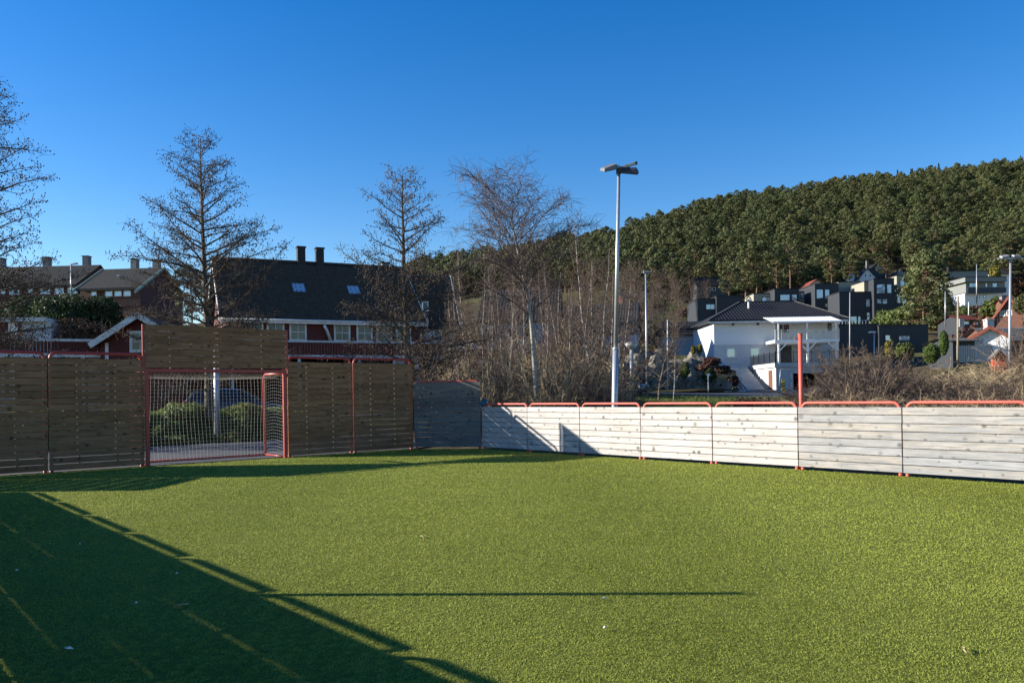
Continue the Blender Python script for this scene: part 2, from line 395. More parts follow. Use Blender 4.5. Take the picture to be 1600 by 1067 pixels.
def axis(lo, hi, c, fine, grow):
    out = [c]; st = fine; q = c
    while q < hi: q += st; out.append(q); st *= grow
    st = fine; q = c
    while q > lo: q -= st; out.insert(0, q); st *= grow
    return np.array(out)
gx = axis(-420, 700, 0, .8, 1.022); gy = axis(-40, 900, 26, .6, 1.022)
GX, GY = np.meshgrid(gx, gy); GZ = terr(GX, GY) - .03
nv = GX.shape[1]; ii = np.arange(GX.shape[0] - 1)[:, None] * nv + np.arange(nv - 1)[None]
ii = ii.ravel(); F = np.stack([ii, ii + 1, ii + nv + 1, ii + nv], 1)
tag(link('ground', np_mesh('ground', np.stack([GX, GY, GZ], -1).reshape(-1, 3), F, smooth=True), M['ground']), None, kind='structure')

# road behind the goal fence and road in front of the white house
def strip(name, pts_l, pts_r, m, dz=.006, n=40):
    V, Fc = [], []
    pl = [Vector(q) for q in pts_l]; pr = [Vector(q) for q in pts_r]; K = 9
    rows = []
    for i in range(len(pl) - 1):
        for k in range(n // (len(pl) - 1)):
            t = k / (n // (len(pl) - 1)); rows.append((pl[i].lerp(pl[i + 1], t), pr[i].lerp(pr[i + 1], t)))
    rows.append((pl[-1], pr[-1]))
    for a_, b_ in rows:
        for k in range(K):
            q = a_.lerp(b_, k / (K - 1)); V.append((q.x, q.y, tz(q.x, q.y) + dz))
    for i in range(len(rows) - 1):
        for k in range(K - 1): Fc.append((i * K + k, i * K + k + 1, (i + 1) * K + k + 1, (i + 1) * K + k))
    return tag(link(name, np_mesh(name, V, Fc, smooth=True), m), None, kind='structure')
strip('path', [pf(-34, -.22), pf(5.2, -.22), pf(9, -2)], [pf(-34, -7.9), pf(5.2, -7.9), pf(9, -7.9)], M['asphalt'])
strip('road', [(colx(q, Z), Z, 0) for q, Z in ((905, 62), (1000, 58), (1100, 53), (1200, 50), (1310, 48))],
      [(colx(q, Z), Z, 0) for q, Z in ((905, 70), (1000, 66), (1100, 63), (1200, 75), (1310, 74))], M['asphalt'], .06, 120)
strip('parking_area', [(colx(q, Z), Z, 0) for q, Z in ((-100, 31.5), (300, 32.5), (500, 33.5), (720, 35))],
      [(colx(q, Z), Z, 0) for q, Z in ((-100, 37), (300, 39), (500, 41), (720, 45))], M['asphalt'], .03)

# ------------------------------------------------------------------ turf
tp = [(-5.13, -.02), (5.13, -.02), (HW, CH), (HW, 26), (-HWL, 26), (-HWL, CH)]
tv = [pf(a, b, .004) for a, b in tp]
tb = MB(); tb.add(tv + [q - Vector((0, 0, .03)) for q in tv], [(5, 4, 3, 2, 1, 0)] + [(i, (i + 1) % 6, 6 + (i + 1) % 6, 6 + i) for i in range(6)])
tag(ob('pitch', tb, M['turf_base']), None, kind='structure')
rng = np.random.default_rng(5)
def turf():
    D0 = 23000; parts = []
    edges = np.array([1.2, 2, 3, 4, 5, 6.5, 8, 10, 12.5, 15, 18, 22, 27])
    for d0, d1 in zip(edges[:-1], edges[1:]):
        dm = (d0 + d1) / 2; dens = D0 * min(1, (4 / dm) ** 2) * (.25 if d1 <= 3 else 1)
        n = int(dens * (math.pi / 4) * 1.12 * (d1 * d1 - d0 * d0))
        d = np.sqrt(rng.uniform(d0 * d0, d1 * d1, n)); th = rng.uniform(-R(50), R(50), n)
        parts.append(np.stack([d * np.sin(th), d * np.cos(th), d], 1))
    Q = np.concatenate(parts); a = (Q[:, 0] - G.x) * e1.x + (Q[:, 1] - G.y) * e1.y; b = (Q[:, 0] - G.x) * e2.x + (Q[:, 1] - G.y) * e2.y
    ok = (a < HW) & (a > -HWL) & (b > .02) & (b < 26) & (abs(a) < 5.13 + (HW - 5.13) * b / CH)
    Q = Q[ok]; n = len(Q); X, Y, d = Q.T; g = np.maximum(1, d / 4.0) ** .82
    wd = .0027 * g * rng.uniform(.7, 1.4, n); ht = .011 * np.maximum(1, (d / 6) ** .3) * rng.uniform(.6, 1.25, n)
    clump = np.sin(X * 31 + np.sin(Y * 23) * 2) * np.cos(Y * 29 + np.sin(X * 17) * 2)
    ang = rng.uniform(0, 2 * math.pi, n); la = rng.uniform(0, 2 * math.pi, n) * .5 + clump * 1.6 + np.sin(X * 1.3) * 1.2
    lean = ht * rng.uniform(.3, 1.6, n); ht = ht * (1 + .22 * clump)
    dx, dy = np.cos(ang) * wd, np.sin(ang) * wd
    z0 = np.full(n, .005)
    V = np.empty((n, 3, 3)); V[:, 0] = np.stack([X - dx, Y - dy, z0], 1); V[:, 1] = np.stack([X + dx, Y + dy, z0], 1)
    V[:, 2] = np.stack([X + np.cos(la) * lean, Y + np.sin(la) * lean, ht], 1)
    t = rng.beta(2, 2.6, n); t = .45 + (t - .45) * np.clip(1.15 - d / 22, .35, 1) + .10 * clump; t = np.clip(t, 0, 1); c = np.repeat(t, 3)
    return np_mesh('turf_blades', V.reshape(-1, 3), np.arange(n * 3).reshape(-1, 3), c)
tag(link('turf_blades', turf(), M['turf_blade']), 'short green artificial turf blades covering the pitch', 'turf', kind='stuff')

# ------------------------------------------------------------------ fence panels
random.seed(3)
def rail_path(L, ztop, r=.11, x0=.05):
    pts = [(x0, 0, 0), (x0, 0, ztop - r)]
    for k in range(1, 7):
        t = k / 6 * math.pi / 2; pts.append((x0 + r - r * math.cos(t), 0, ztop - r + r * math.sin(t)))
    pts += [(L - q[0], q[1], q[2]) for q in reversed(pts)]
    return pts
BOARD = {}
def board_mesh(L, h, tk=.021):
    key = (round(L, 3), round(h, 3))
    if key not in BOARD:
        b = .003; mb = MB(); hl, hh, ht = L / 2, h / 2, tk / 2
        prof = [(-ht, -hh + b), (-ht + b, -hh), (ht - b, -hh), (ht, -hh + b), (ht, hh - b), (ht - b, hh), (-ht + b, hh), (-ht, hh - b)]
        vs = [(x, y, z) for x in (-hl, hl) for y, z in prof]
        fs = [tuple(range(7, -1, -1)), tuple(range(8, 16))] + [(i, (i + 1) % 8, 8 + (i + 1) % 8, 8 + i) for i in range(8)]
        mb.add(vs, [tuple(reversed(q)) for q in fs]); BOARD[key] = mb.mesh('board')
    return BOARD[key]
BM = {}
def board(L, h, m, parent, loc):
    me0 = board_mesh(L, h); k = (me0.name, m.name)
    if k not in BM:
        me = me0.copy(); me.materials.append(m); BM[k] = me
    o = bpy.data.objects.new('board', BM[k]); COL.objects.link(o); o.parent = parent
    o.location = (loc[0], loc[1] + random.uniform(-.003, .003), loc[2])
    o.rotation_euler = (random.uniform(-.012, .012), random.uniform(-.0011, .0011), random.uniform(-.001, .001))
    return o
def panel(p0, p1, nb, zb, m, label, group, steel, outward, rail=.07, railr=.026, gap=.0105):
    """p0 left end, p1 right end seen from the pitch; boards on the pitch side"""
    p0, p1 = Vector(p0), Vector(p1); d = p1 - p0; L = d.length; rz = math.atan2(d.y, d.x)
    t = thing('fence_panel', label, 'fence', p0, rz, group)
    ztop = zb + nb * PITCHW
    # local +y is away from the pitch
    fr = MB(); fr.tube([(x, .045, z) for x, y, z in rail_path(L, ztop + rail)], railr, 10)
    ob('frame', fr, steel, t, True)
    for x in (.05, L - .05):
        ft = MB().tube([(x, .045, -.02), (x, .045, .06)], railr + .008, 10); ob('foot', ft, steel, t, True)
    for x in (L * .30, L * .70):
        bt = MB().box(x - .024, x + .024, .012, .048, zb + .01, ztop - .01); ob('batten', bt, M['batten'], t)
    for i in range(nb):
        board(L - .010, PITCHW - gap, m, t, (L / 2 + random.uniform(-.003, .003), 0, zb + (i + .5) * PITCHW))
    return t
def ordn(k): return ('first', 'second', 'third', 'fourth', 'fifth', 'sixth', 'seventh', 'eighth', 'ninth')[k]
# sunlit side: boards run from the far corner towards the camera
for k in range(8):
    b0 = CH + 1.8 * k
    lab = ordn(k) + ' waist-high plank panel from the chest-high corner panel, on the floodlight mast side'
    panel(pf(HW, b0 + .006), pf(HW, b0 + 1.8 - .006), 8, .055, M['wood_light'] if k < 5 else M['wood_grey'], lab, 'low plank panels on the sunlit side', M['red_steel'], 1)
# shaded near side, mostly outside the frame: it throws the long shadow over the turf
for k in range(8):
    b0 = CH + 1.8 * k
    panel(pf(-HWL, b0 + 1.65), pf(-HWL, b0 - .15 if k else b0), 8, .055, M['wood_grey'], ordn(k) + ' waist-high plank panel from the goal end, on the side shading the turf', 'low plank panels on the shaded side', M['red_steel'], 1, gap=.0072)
# goal end, tall panels
for a0, a1, lab in ((-5.17, -3.385, 'tall brown plank panel at the outer end of the fence below the dark hedge'), (-3.375, -1.59, 'tall brown plank panel between the goal and its outer neighbour below the gabled shed'),
                    (1.62, 3.365, 'tall brown plank panel beside the goal side netting'), (3.375, 5.15, 'tall brown plank panel next to the blue-grey corner panel')):
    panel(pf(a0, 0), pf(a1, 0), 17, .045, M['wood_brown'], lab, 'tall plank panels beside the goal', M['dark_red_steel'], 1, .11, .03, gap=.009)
panel(pf(5.17, .02), pf(HW - .02, CH - .03), 13, .06, M['wood_shaded'], 'chest-high shaded plank panel across the corner between tall and low fence', None, M['red_steel'], 1, .02)
panel(pf(-HWL + .02, CH - .03), pf(-5.18, .02), 13, .06, M['wood_shaded'], 'chest-high plank panel across the corner on the shaded side', None, M['red_steel'], 1, .02)
# red marker posts
for s_, lab in ((1, 'tall red steel post standing above the sunlit low fence'), (-1, 'tall red steel post behind the shaded low fence throwing a long thin shadow')):
    t = thing('marker_post', lab, 'post', pf(HW + .10 if s_ > 0 else -HWL - .10, 10.47 if s_ > 0 else 10.28))
    PH = 2.38 if s_ > 0 else 2.34
    ob('shaft', MB().tube([(0, 0, -.05), (0, 0, PH)], .038, 14), M['red_steel'], t, True)
    ob('cap', MB().tube([(0, 0, PH), (0, 0, PH + .015)], .041, 14), M['red_steel'], t)
    hk = MB().tube([(-.03, 0, 2.3), (-.10, 0, 2.3), (-.10, 0, 2.33)], .008, 6); ob('hook', hk, M['red_steel'], t)

# ------------------------------------------------------------------ goal
gt = thing('football_goal', 'dark red steel goal with white square-mesh net set in the tall fence', 'goal', pf(0, .02), AX)
GWI, GHI, GD, PS = 1.5, 2.0, 1.15, .08
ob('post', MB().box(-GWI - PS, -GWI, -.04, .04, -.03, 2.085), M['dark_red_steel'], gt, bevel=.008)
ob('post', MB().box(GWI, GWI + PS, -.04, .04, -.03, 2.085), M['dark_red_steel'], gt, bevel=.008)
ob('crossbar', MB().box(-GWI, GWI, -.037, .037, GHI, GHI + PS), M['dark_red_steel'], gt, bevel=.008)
for s_ in (-1, 1):
    x = s_ * (GWI + .03); rr = .13; pts = [(x, .035, GHI)]
    for k in range(8):
        q = k / 7 * math.pi / 2; pts.append((x, GD - rr + rr * math.sin(q), GHI - rr + rr * math.cos(q)))
    pts.append((x, GD, .0)); ob('back_stay', MB().tube(pts, .036, 12), M['dark_red_steel'], gt, True)
    ob('ground_bar', MB().tube([(x, .04, .03), (x, GD - .03, .03)], .022, 8), M['dark_red_steel'], gt, True)
ob('ground_bar', MB().tube([(-GWI - .03, GD, .03), (GWI + .03, GD, .03)], .024, 8), M['dark_red_steel'], gt, True)
def net_mesh(fn, nu, nv, r=.0022):
    mb = MB()
    for i in range(nu + 1):
        mb.tube([fn(i / nu, j / (nv * 1)) for j in range(nv + 1)], r, 3, False)
    for j in range(nv + 1):
        mb.tube([fn(i / nu, j / nv) for i in range(nu + 1)], r, 3, False)
    return mb
def back_net(u, v):
    x = -GWI + u * 2 * GWI; s_ = v * (GD + GHI)
    if s_ < GD:
        t = s_ / GD; return (x, .04 + t * (GD - .1), GHI - .02 - .10 * math.sin(math.pi * t) * (.6 + .4 * math.sin(math.pi * u)) - .03 * t)
    t = (s_ - GD) / GHI; return (x + .02 * math.sin(t * 5 + u * 7), GD - .06 + .08 * math.sin(math.pi * t) * math.sin(math.pi * u), (GHI - .05) * (1 - t) + .03)
ob('net', net_mesh(back_net, 36, 38, .0016), M['net'], gt)
for s_ in (-1, 1):
    def side_net(u, v, s_=s_):
        return (s_ * (GWI + .02), .05 + u * (GD - .1), .06 + v * (GHI - .14) - .0 + .05 * math.sin(math.pi * u) * (1 if s_ > 0 else .5))
    ob('side_net', net_mesh(side_net, 9, 24, .0022), M['net'], gt)
# plank board over the goal
t = thing('goal_backboard', 'brown plank board mounted above the goal crossbar', 'board', pf(-1.585, .03, 2.09), AX)
for i in range(7): board(3.15, PITCHW - .0075, M['wood_brown'], t, (1.595, -.012, .012 + (i + .5) * PITCHW))
for x in (.55, 1.59, 2.6): ob('batten', MB().box(x - .024, x + .024, .004, .04, 0, .915), M['batten'], t)
for x in (-.03, 3.18): ob('upright', MB().box(x, x + .045, .002, .045, -.0, .93), M['dark_red_steel'], t)

# ------------------------------------------------------------------ plants: generators
def segs_np(segs, n=3):
    A = np.array(segs, np.float64); p0, p1, r0, r1 = A[:, 0:3], A[:, 3:6], A[:, 6], A[:, 7]
    d = p1 - p0; d /= np.maximum(np.linalg.norm(d, axis=1, keepdims=True), 1e-6)
    ref = np.where(np.abs(d[:, 2:3]) < .9, np.array([[0, 0, 1.]]), np.array([[1., 0, 0]]))
    x = np.cross(d, ref); x /= np.linalg.norm(x, axis=1, keepdims=True); y = np.cross(d, x)
    an = np.arange(n) * 2 * math.pi / n; ca, sa = np.cos(an), np.sin(an)
    ring = x[:, None] * ca[None, :, None] + y[:, None] * sa[None, :, None]
    V = np.concatenate([p0[:, None] + ring * r0[:, None, None], p1[:, None] + ring * r1[:, None, None]], 1)
    m = len(A); k = np.arange(n); kn = (k + 1) % n
    f = np.stack([k, kn, n + kn, n + k], 1); Fc = (np.arange(m) * 2 * n)[:, None, None] + f[None]
    return V.reshape(-1, 3), Fc.reshape(-1, 4)
def cones_np(P, r, rg):
    P = np.array(P); n = len(P); rr = r * rg.uniform(.7, 1.4, n)
    base = np.array([[1, 0, 0], [-.5, .87, 0], [-.5, -.87, 0], [0, 0, 1.3], [0, 0, -1.5]])
    V = P[:, None] + base[None] * rr[:, None, None]
    f = np.array([[0, 1, 3, 3], [1, 2, 3, 3], [2, 0, 3, 3], [1, 0, 4, 4], [2, 1, 4, 4], [0, 2, 4, 4]])[:, :3]
    Fc = (np.arange(n) * 5)[:, None, None] + f[None]; return V.reshape(-1, 3), Fc.reshape(-1, 3)
def unit(v): return v / max(np.linalg.norm(v), 1e-9)
def walk(p, d, L, r, st, rg, wob=.12, up=0., droop=0., rmin=.0025, taper=1.0):
    n = max(2, int(L / st)); pts = [p]; ds = [d]; q = p; e = d
    for i in range(n):
        e = unit(e + rg.normal(0, wob, 3) + np.array([0, 0, up - droop * (i / n)]))
        q = q + e * (L / n); pts.append(q); ds.append(e)
    rs = [max(rmin, r * (1 - taper * i / n) + rmin) for i in range(n + 1)]
    return pts, ds, rs
def chain(out, pts, rs):
    for i in range(len(pts) - 1): out.append((*pts[i], *pts[i + 1], rs[i], rs[i + 1]))
def tree_data(seed, H, r0, nb, t0, Lmax, shape, elev, wob=.07, up=.02, droop=.05, sub=.17, sublen=.45, twig=.13, twl=(.1, .3), cones=True, trunk_wob=.02, lean=0, thick=.0032, limb=.02):
    rg = np.random.default_rng(seed); trunk, crown, cn = [], [], []
    n = 26; q = np.zeros(3); pts = [q]; d = np.array([lean, 0, 1.])
    for i in range(n):
        d = unit(d + rg.normal(0, trunk_wob, 3) * np.array([1, 1, .2]) + np.array([0, 0, .03])); q = q + d * H / n; pts.append(q)
    rs = [r0 * (1 - i / n) ** .85 + .008 for i in range(n + 1)]
    rs[0] *= 1.35; chain(trunk, pts, rs); pts = np.array(pts)
    az = rg.uniform(0, 6.28)
    for b in range(nb):
        t = t0 + (1 - t0) * ((b + rg.uniform(0, .9)) / nb) ** .92
        az += 2.4 + rg.normal(0, .35)
        i = min(n - 1, int(t * n)); p = pts[i] + (pts[i + 1] - pts[i]) * (t * n - i)
        L = Lmax * shape(t) * rg.uniform(.62, 1.12); e = R(elev(t)) + rg.normal(0, .1)
        d = np.array([math.cos(az) * math.cos(e), math.sin(az) * math.cos(e), math.sin(e)])
        rb = min(rs[i] * .55, .012 + L * .011)
        bp, bd, br = walk(p, d, L, rb, .2, rg, wob, up, droop); chain(trunk if rb > limb else crown, bp, br)
        m = len(bp); side = 1; dist = 0
        for k in range(1, m):
            fr = k / (m - 1)
            for rep in range(max(1, int(round((L / (m - 1)) / sub)))):
                if fr < .18 and rg.random() < .7: continue
                side = -side; dd = bd[k]; hz = np.array([-dd[1], dd[0], 0.]); hz = unit(hz)
                sd_ = unit(dd * rg.uniform(.5, 1.0) + hz * side * rg.uniform(.5, 1.0) + np.array([0, 0, rg.normal(.12, .28)]))
                sl = max(.15, L * sublen * (1.05 - fr) * rg.uniform(.4, 1.1))
                sp, sdirs, sr = walk(bp[k], sd_, sl, .004 + sl * .005, .16, rg, wob * 1.8, up, droop, thick * .7)
                chain(crown, sp, sr)
                for j in range(1, len(sp)):
                    for _ in range(max(1, int(round(.16 / twig)))):
                        tdv = unit(sdirs[j] * .6 + rg.normal(0, .65, 3)); tl = rg.uniform(*twl); mid = sp[j] + tdv * tl * .55
                        end = mid + unit(tdv + rg.normal(0, .35, 3) + np.array([0, 0, up * 2 - droop])) * tl * .45
                        chain(crown, [sp[j], mid, end], [thick, thick * .8, thick * .55])
                        if cones and rg.random() < .72: cn.append(end)
                        if cones and rg.random() < .4: cn.append(mid + rg.normal(0, .02, 3))
    return trunk, crown, cn
def tree_meshes(name, data, bark, twig, cone_r=.017, seed=0):
    trunk, crown, cn = data
    tv, tf = segs_np(trunk, 7); tm = np_mesh(name + '_trunk', tv, tf, smooth=True); tm.materials.append(bark)
    cv, cf = segs_np(crown, 3); tri = np.concatenate([cf[:, [0, 1, 2]], cf[:, [0, 2, 3]]])
    if cn:
        kv, kf = cones_np(cn, cone_r, np.random.default_rng(seed)); tri = np.concatenate([tri, kf + len(cv)]); cv = np.concatenate([cv, kv])
    cm = np_mesh(name + '_crown', cv, tri); cm.materials.append(twig); return tm, cm
def plant_tree(name, label, cat, meshes, loc, rz=0, scale=1, group=None):
    t = thing(name, label, cat, loc, rz, group, scale)
    link('trunk', meshes[0], None, t); link('crown', meshes[1], None, t); return t

def quads_np(P, N_, size, rg, aspect=.6, tint=None, jit=1.1):
    n = len(P); a = rg.normal(0, 1, (n, 3)); a /= np.linalg.norm(a, axis=1, keepdims=True)
    if N_ is not None: a = a * jit + N_; a /= np.linalg.norm(a, axis=1, keepdims=True)
    r_ = rg.normal(0, 1, (n, 3)); u = np.cross(a, r_); u /= np.linalg.norm(u, axis=1, keepdims=True); v = np.cross(a, u)
    s_ = size * rg.uniform(.6, 1.4, n)[:, None]
    V = np.stack([P - u * s_, P + v * s_ * aspect, P + u * s_, P - v * s_ * aspect], 1)
    tt = np.clip(rg.beta(2, 2, n) if tint is None else tint, 0, 1)
    return V.reshape(-1, 3), np.arange(n * 4).reshape(-1, 4), np.repeat(tt, 4)
def pine_data(seed, H=13., clumps=46, per=16, qs=.42, crown0=.38, wide=.30):
    rg = np.random.default_rng(seed); trunk = []; q = np.zeros(3); d = np.array([rg.normal(0, .04), rg.normal(0, .04), 1.]); pts = [q]
    for i in range(10):
        d = unit(d + rg.normal(0, .035, 3)); q = q + d * H * .95 / 10; pts.append(q)
    chain(trunk, pts, [.19 * (1 - i / 10) + .03 for i in range(11)])
    P, Nn, Ti = [], [], []
    for c in range(clumps):
        t = crown0 + (1 - crown0) * rg.random() ** .8; az = rg.uniform(0, 6.28)
        rad = H * wide * math.sqrt(max(.02, 1 - ((t - crown0 - .12) / (1.0 - crown0)) ** 2)) * (.62 if t < crown0 + .1 else 1) * rg.uniform(.35, 1.0) ** .6
        if t > .93: rad *= .35
        i = min(9, int(t * 10)); ax = pts[i] + (pts[i + 1] - pts[i]) * (t * 10 - i)
        c0 = ax + np.array([math.cos(az) * rad, math.sin(az) * rad, rg.normal(.2, .25)])
        chain(trunk, [ax - np.array([0, 0, .4]), c0], [.05, .02])
        cs = rg.uniform(.5, 1.0) * H / 13
        g = rg.normal(0, 1, (per, 3)) + np.array([0, 0, .35]); g /= np.linalg.norm(g, axis=1, keepdims=True)
        P.append(c0 + g * np.array([cs, cs, cs * .62]) * rg.uniform(.7, 1.05, (per, 1))); Nn.append(g)
        Ti.append(np.clip(rg.normal(.5, .17) + rg.normal(0, .07, per), 0, 1))
    cv, cf, ct = quads_np(np.concatenate(P), np.concatenate(Nn), qs * H / 13, rg, .7, np.concatenate(Ti), .28)
    return trunk, (cv, cf, ct)
def spruce_data(seed, H=13., n=420):
    rg = np.random.default_rng(seed); t = rg.random(n) ** .7; lay = (t * 14 + .3 * np.sin(t * 88)) / 14; az = rg.uniform(0, 6.28, n)
    rad = (1 - lay) * H * .17 * rg.uniform(.2, 1, n) ** .5
    P = np.stack([np.cos(az) * rad, np.sin(az) * rad, H * (.1 + .9 * lay) - rad * .25], 1)
    return [(0, 0, 0, 0, 0, H * .97, .16, .02)], quads_np(P, None, .40, rg, .5)
def leaf_blob(seed, size, n, qs, noise=.18, power=.45, flat=0):
    rg = np.random.default_rng(seed); g = rg.normal(0, 1, (n, 3)); g /= np.linalg.norm(g, axis=1, keepdims=True)
    if flat: g[:, 2] = np.abs(g[:, 2])
    lump = 1 + noise * (np.sin(g[:, 0] * 5 + seed) + np.sin(g[:, 1] * 6 + seed * 2) + np.sin(g[:, 2] * 7 + g[:, 0] * 4))
    P = g * (rg.random(n) ** power * lump)[:, None] * np.array(size) / 2; P[:, 2] += size[2] / 2 if not flat else 0
    return quads_np(P, g, qs, rg, .6)
def meshT(name, d, m):
    me = np_mesh(name, *d); me.materials.append(m); return me
def bush_segs(seed, H, W, stems, twigs=7, arch=.25, r=.009, wob=.10, twl=(.15, .5), levels=1, tw=.006):
    rg = np.random.default_rng(seed); out = []
    for s_ in range(stems):
        az = rg.uniform(0, 6.28); rad = W * .22 * math.sqrt(rg.random()); p = np.array([math.cos(az) * rad, math.sin(az) * rad, -.1])
        tilt = rg.uniform(.05, .75) * W / H; d = unit(np.array([math.cos(az) * tilt, math.sin(az) * tilt, 1.]))
        L = H * rg.uniform(.55, 1.1); pts, ds, rs = walk(p, d, L, r * rg.uniform(.6, 1.3), .18, rg, wob, 0, arch, .005); chain(out, pts, rs)
        for k in range(2, len(pts)):
            for _ in range(rg.poisson(twigs / 4)):
                td = unit(ds[k] * .7 + rg.normal(0, .6, 3)); tl = rg.uniform(*twl) * (1.2 - k / len(pts)); tp_, tds, tr = walk(pts[k], td, tl, tw, .14, rg, wob * 1.5, 0, arch * .5, tw * .6); chain(out, tp_, tr)
                if levels > 1:
                    for j in range(1, len(tp_)):
                        if rg.random() < .6: chain(out, [tp_[j], tp_[j] + unit(tds[j] * .5 + rg.normal(0, .7, 3)) * rg.uniform(.06, .2)], [.0024, .0018])
    return out
def seg_mesh(name, segs, m, n=3):
    v, f = segs_np(segs, n); me = np_mesh(name, v, f); me.materials.append(m); return me

# ------------------------------------------------------------------ the four big bare trees
al_shape = lambda t: (.6 + .4 * min(1, t / .22)) * (1 - t) ** .74 + .07
al_elev = lambda t: 6 + 26 * t
def alder(seed, H, nb, Lmax, lean=0, t0=.1, **kw):
    return tree_meshes('alder', tree_data(seed, H, .135, nb, t0, Lmax, al_shape, al_elev, up=.022, droop=.05, lean=lean, sub=.115, sublen=.46, twig=.085, twl=(.12, .34), thick=.0052, **kw), M['bark_dark'], M['twig_dark'], .0195, seed)
def put(x, Z, dz=0): return base_at(x, Z, dz)
Zt = 27.5; b_ = put(326, Zt); Ha = at(326, 214, Zt).z - b_.z
plant_tree('alder_tree', 'broad bare alder full of small cones, its trunk rising behind the goal board', 'tree', alder(11, Ha, 78, 4.3, trunk_wob=.012), b_)
Zt = 27; b_ = put(641, Zt); Hb = at(641, 272, Zt).z - b_.z
plant_tree('alder_tree', 'bare alder rising behind the tall fence in front of the red house', 'tree', alder(23, Hb, 70, 3.7, trunk_wob=.012), b_, 1.0)
Zt = 24; b_ = put(-62, Zt); Hc = at(-62, 110, Zt).z - b_.z
plant_tree('alder_tree', 'bare alder reaching its cone-dotted branches in over the shed and dark hedge', 'tree', alder(37, Hc, 76, 4.3), b_, 2.2)
# birch with a forked crown
def birch_big(seed, H):
    return tree_meshes('birch', tree_data(seed, H, .085, 34, .46, 3.5, lambda t: (.45 + .55 * min(1, (t - .4) / .2)) * (1.2 - t) ** .3, lambda t: 22 + 34 * t, wob=.10, up=.01, droop=.12, sub=.13, sublen=.5, twig=.09, twl=(.22, .65), cones=False, trunk_wob=.03, thick=.0052, limb=.038), M['birch_bark'], M['twig_purple'])
Zt = 25; b_ = put(838, Zt); Hd = at(825, 318, Zt).z - b_.z
plant_tree('birch_tree', 'tallest white-barked birch with arching fine twigs standing out of the thicket', 'tree', birch_big(5, Hd), b_, .4)

# slender birches of the thicket
sap = []
for k in range(5):
    dt = tree_data(60 + k, 8.0, .040, 44, .22, 1.6, lambda t: (1.15 - t) ** .6, lambda t: 48 + 15 * t, wob=.09, up=.04, droop=.03, sub=.2, sublen=.45, twig=.12, twl=(.15, .45), cones=False, trunk_wob=.035, thick=.007)
    sap.append(tree_meshes('slender_birch', dt, M['birch_bark'], M['twig_brown'] if k % 2 else M['twig_red']))
random.seed(12)
spots = []
for x, Z, H in ((716, 33, 5.2), (724, 36, 6.3), (741, 38, 7.8), (757, 36, 6.6), (771, 33, 5.6), (779, 40, 7.3), (790, 34, 5.2), (801, 31, 5.0), (812, 36, 6.4), (849, 30, 5.4), (857, 33, 6.0), (868, 38, 7.0), (878, 29, 4.6),
                (888, 35, 6.2), (899, 31, 5.0), (912, 33, 6.4), (919, 37, 6.4), (934, 34, 8.3), (941, 39, 8.0), (951, 30, 5.4), (735, 30, 4.3), (765, 29, 4.4), (826, 39, 7.0), (905, 40, 7.2), (882, 42, 7.0), (975, 44, 6.5), (706, 31, 4.6), (795, 42, 7.5)):
    spots.append((x, Z, H))
for i, (x, Z, H) in enumerate(spots):
    c_ = 'short' if H < 5.5 else 'tall' if H > 6.9 else 'middling'; plant_tree('slender_birch', c_ + ' slender pale-stemmed birch among the leafless thicket behind the corner', 'tree', sap[i % 5], put(x, Z, -.05), random.uniform(0, 6.28), H / 8.0, c_ + ' slender birches of the thicket')
# bare garden trees further back
gar = []
for k in range(3):
    dt = tree_data(90 + k, 7.0, .09, 36, .16, 2.7, lambda t: (1.1 - t) ** .5, lambda t: 32 + 25 * t, wob=.12, up=.02, droop=.06, sub=.2, sublen=.5, twig=.12, twl=(.2, .6), cones=False, trunk_wob=.06, thick=.013)
    gar.append(tree_meshes('garden_tree', dt, M['bark_dark'], M['twig_brown'] if k else M['twig_red']))
for i, (x, Z, H) in enumerate(((690, 60, 8), (720, 70, 9), (760, 64, 9), (800, 75, 10), (840, 66, 9), (870, 82, 11), (905, 72, 10), (935, 60, 9), (955, 85, 12), (985, 70, 10), (1000, 88, 13), (1035, 92, 13), (890, 55, 7), (920, 95, 13), (780, 90, 12),
                               (735, 95, 12), (860, 105, 14), (960, 110, 14), (1010, 115, 14), (1060, 120, 13), (700, 110, 13), (820, 120, 15), (930, 130, 15), (985, 140, 15), (1040, 150, 14), (965, 160, 13), (1000, 170, 14), (1030, 180, 13), (1065, 165, 12), (1090, 150, 10), (1080, 185, 13), (945, 175, 13), (985, 190, 14), (1050, 195, 12), (1110, 175, 10), *((650 + (i * 37) % 400, 58 + (i * 17) % 95, 6.0 + (58 + (i * 17) % 95) * .03) for i in range(16)))):
    c_ = 'brown' if i % 3 else 'reddish'; plant_tree('garden_tree', c_ + ' leafless broadleaf tree on the slope behind the birch thicket', 'tree', gar[i % 3], put(x, Z, -.1), random.uniform(0, 6.28), H * .74 / 7.0, c_ + ' leafless trees on the slope')
for x, Z, H, lab in ((1029, 43, 5.0, 'bare tree with dark trunk beside the mushroom-shaped park lamp'), (1052, 44, 5.0, 'thin bare tree leaning beside the road in front of the stone wall')):
    plant_tree('roadside_tree', lab, 'tree', gar[1] if x < 1040 else sap[2], put(x, Z, -.05), x, H / (7.0 if x < 1040 else 8.0))
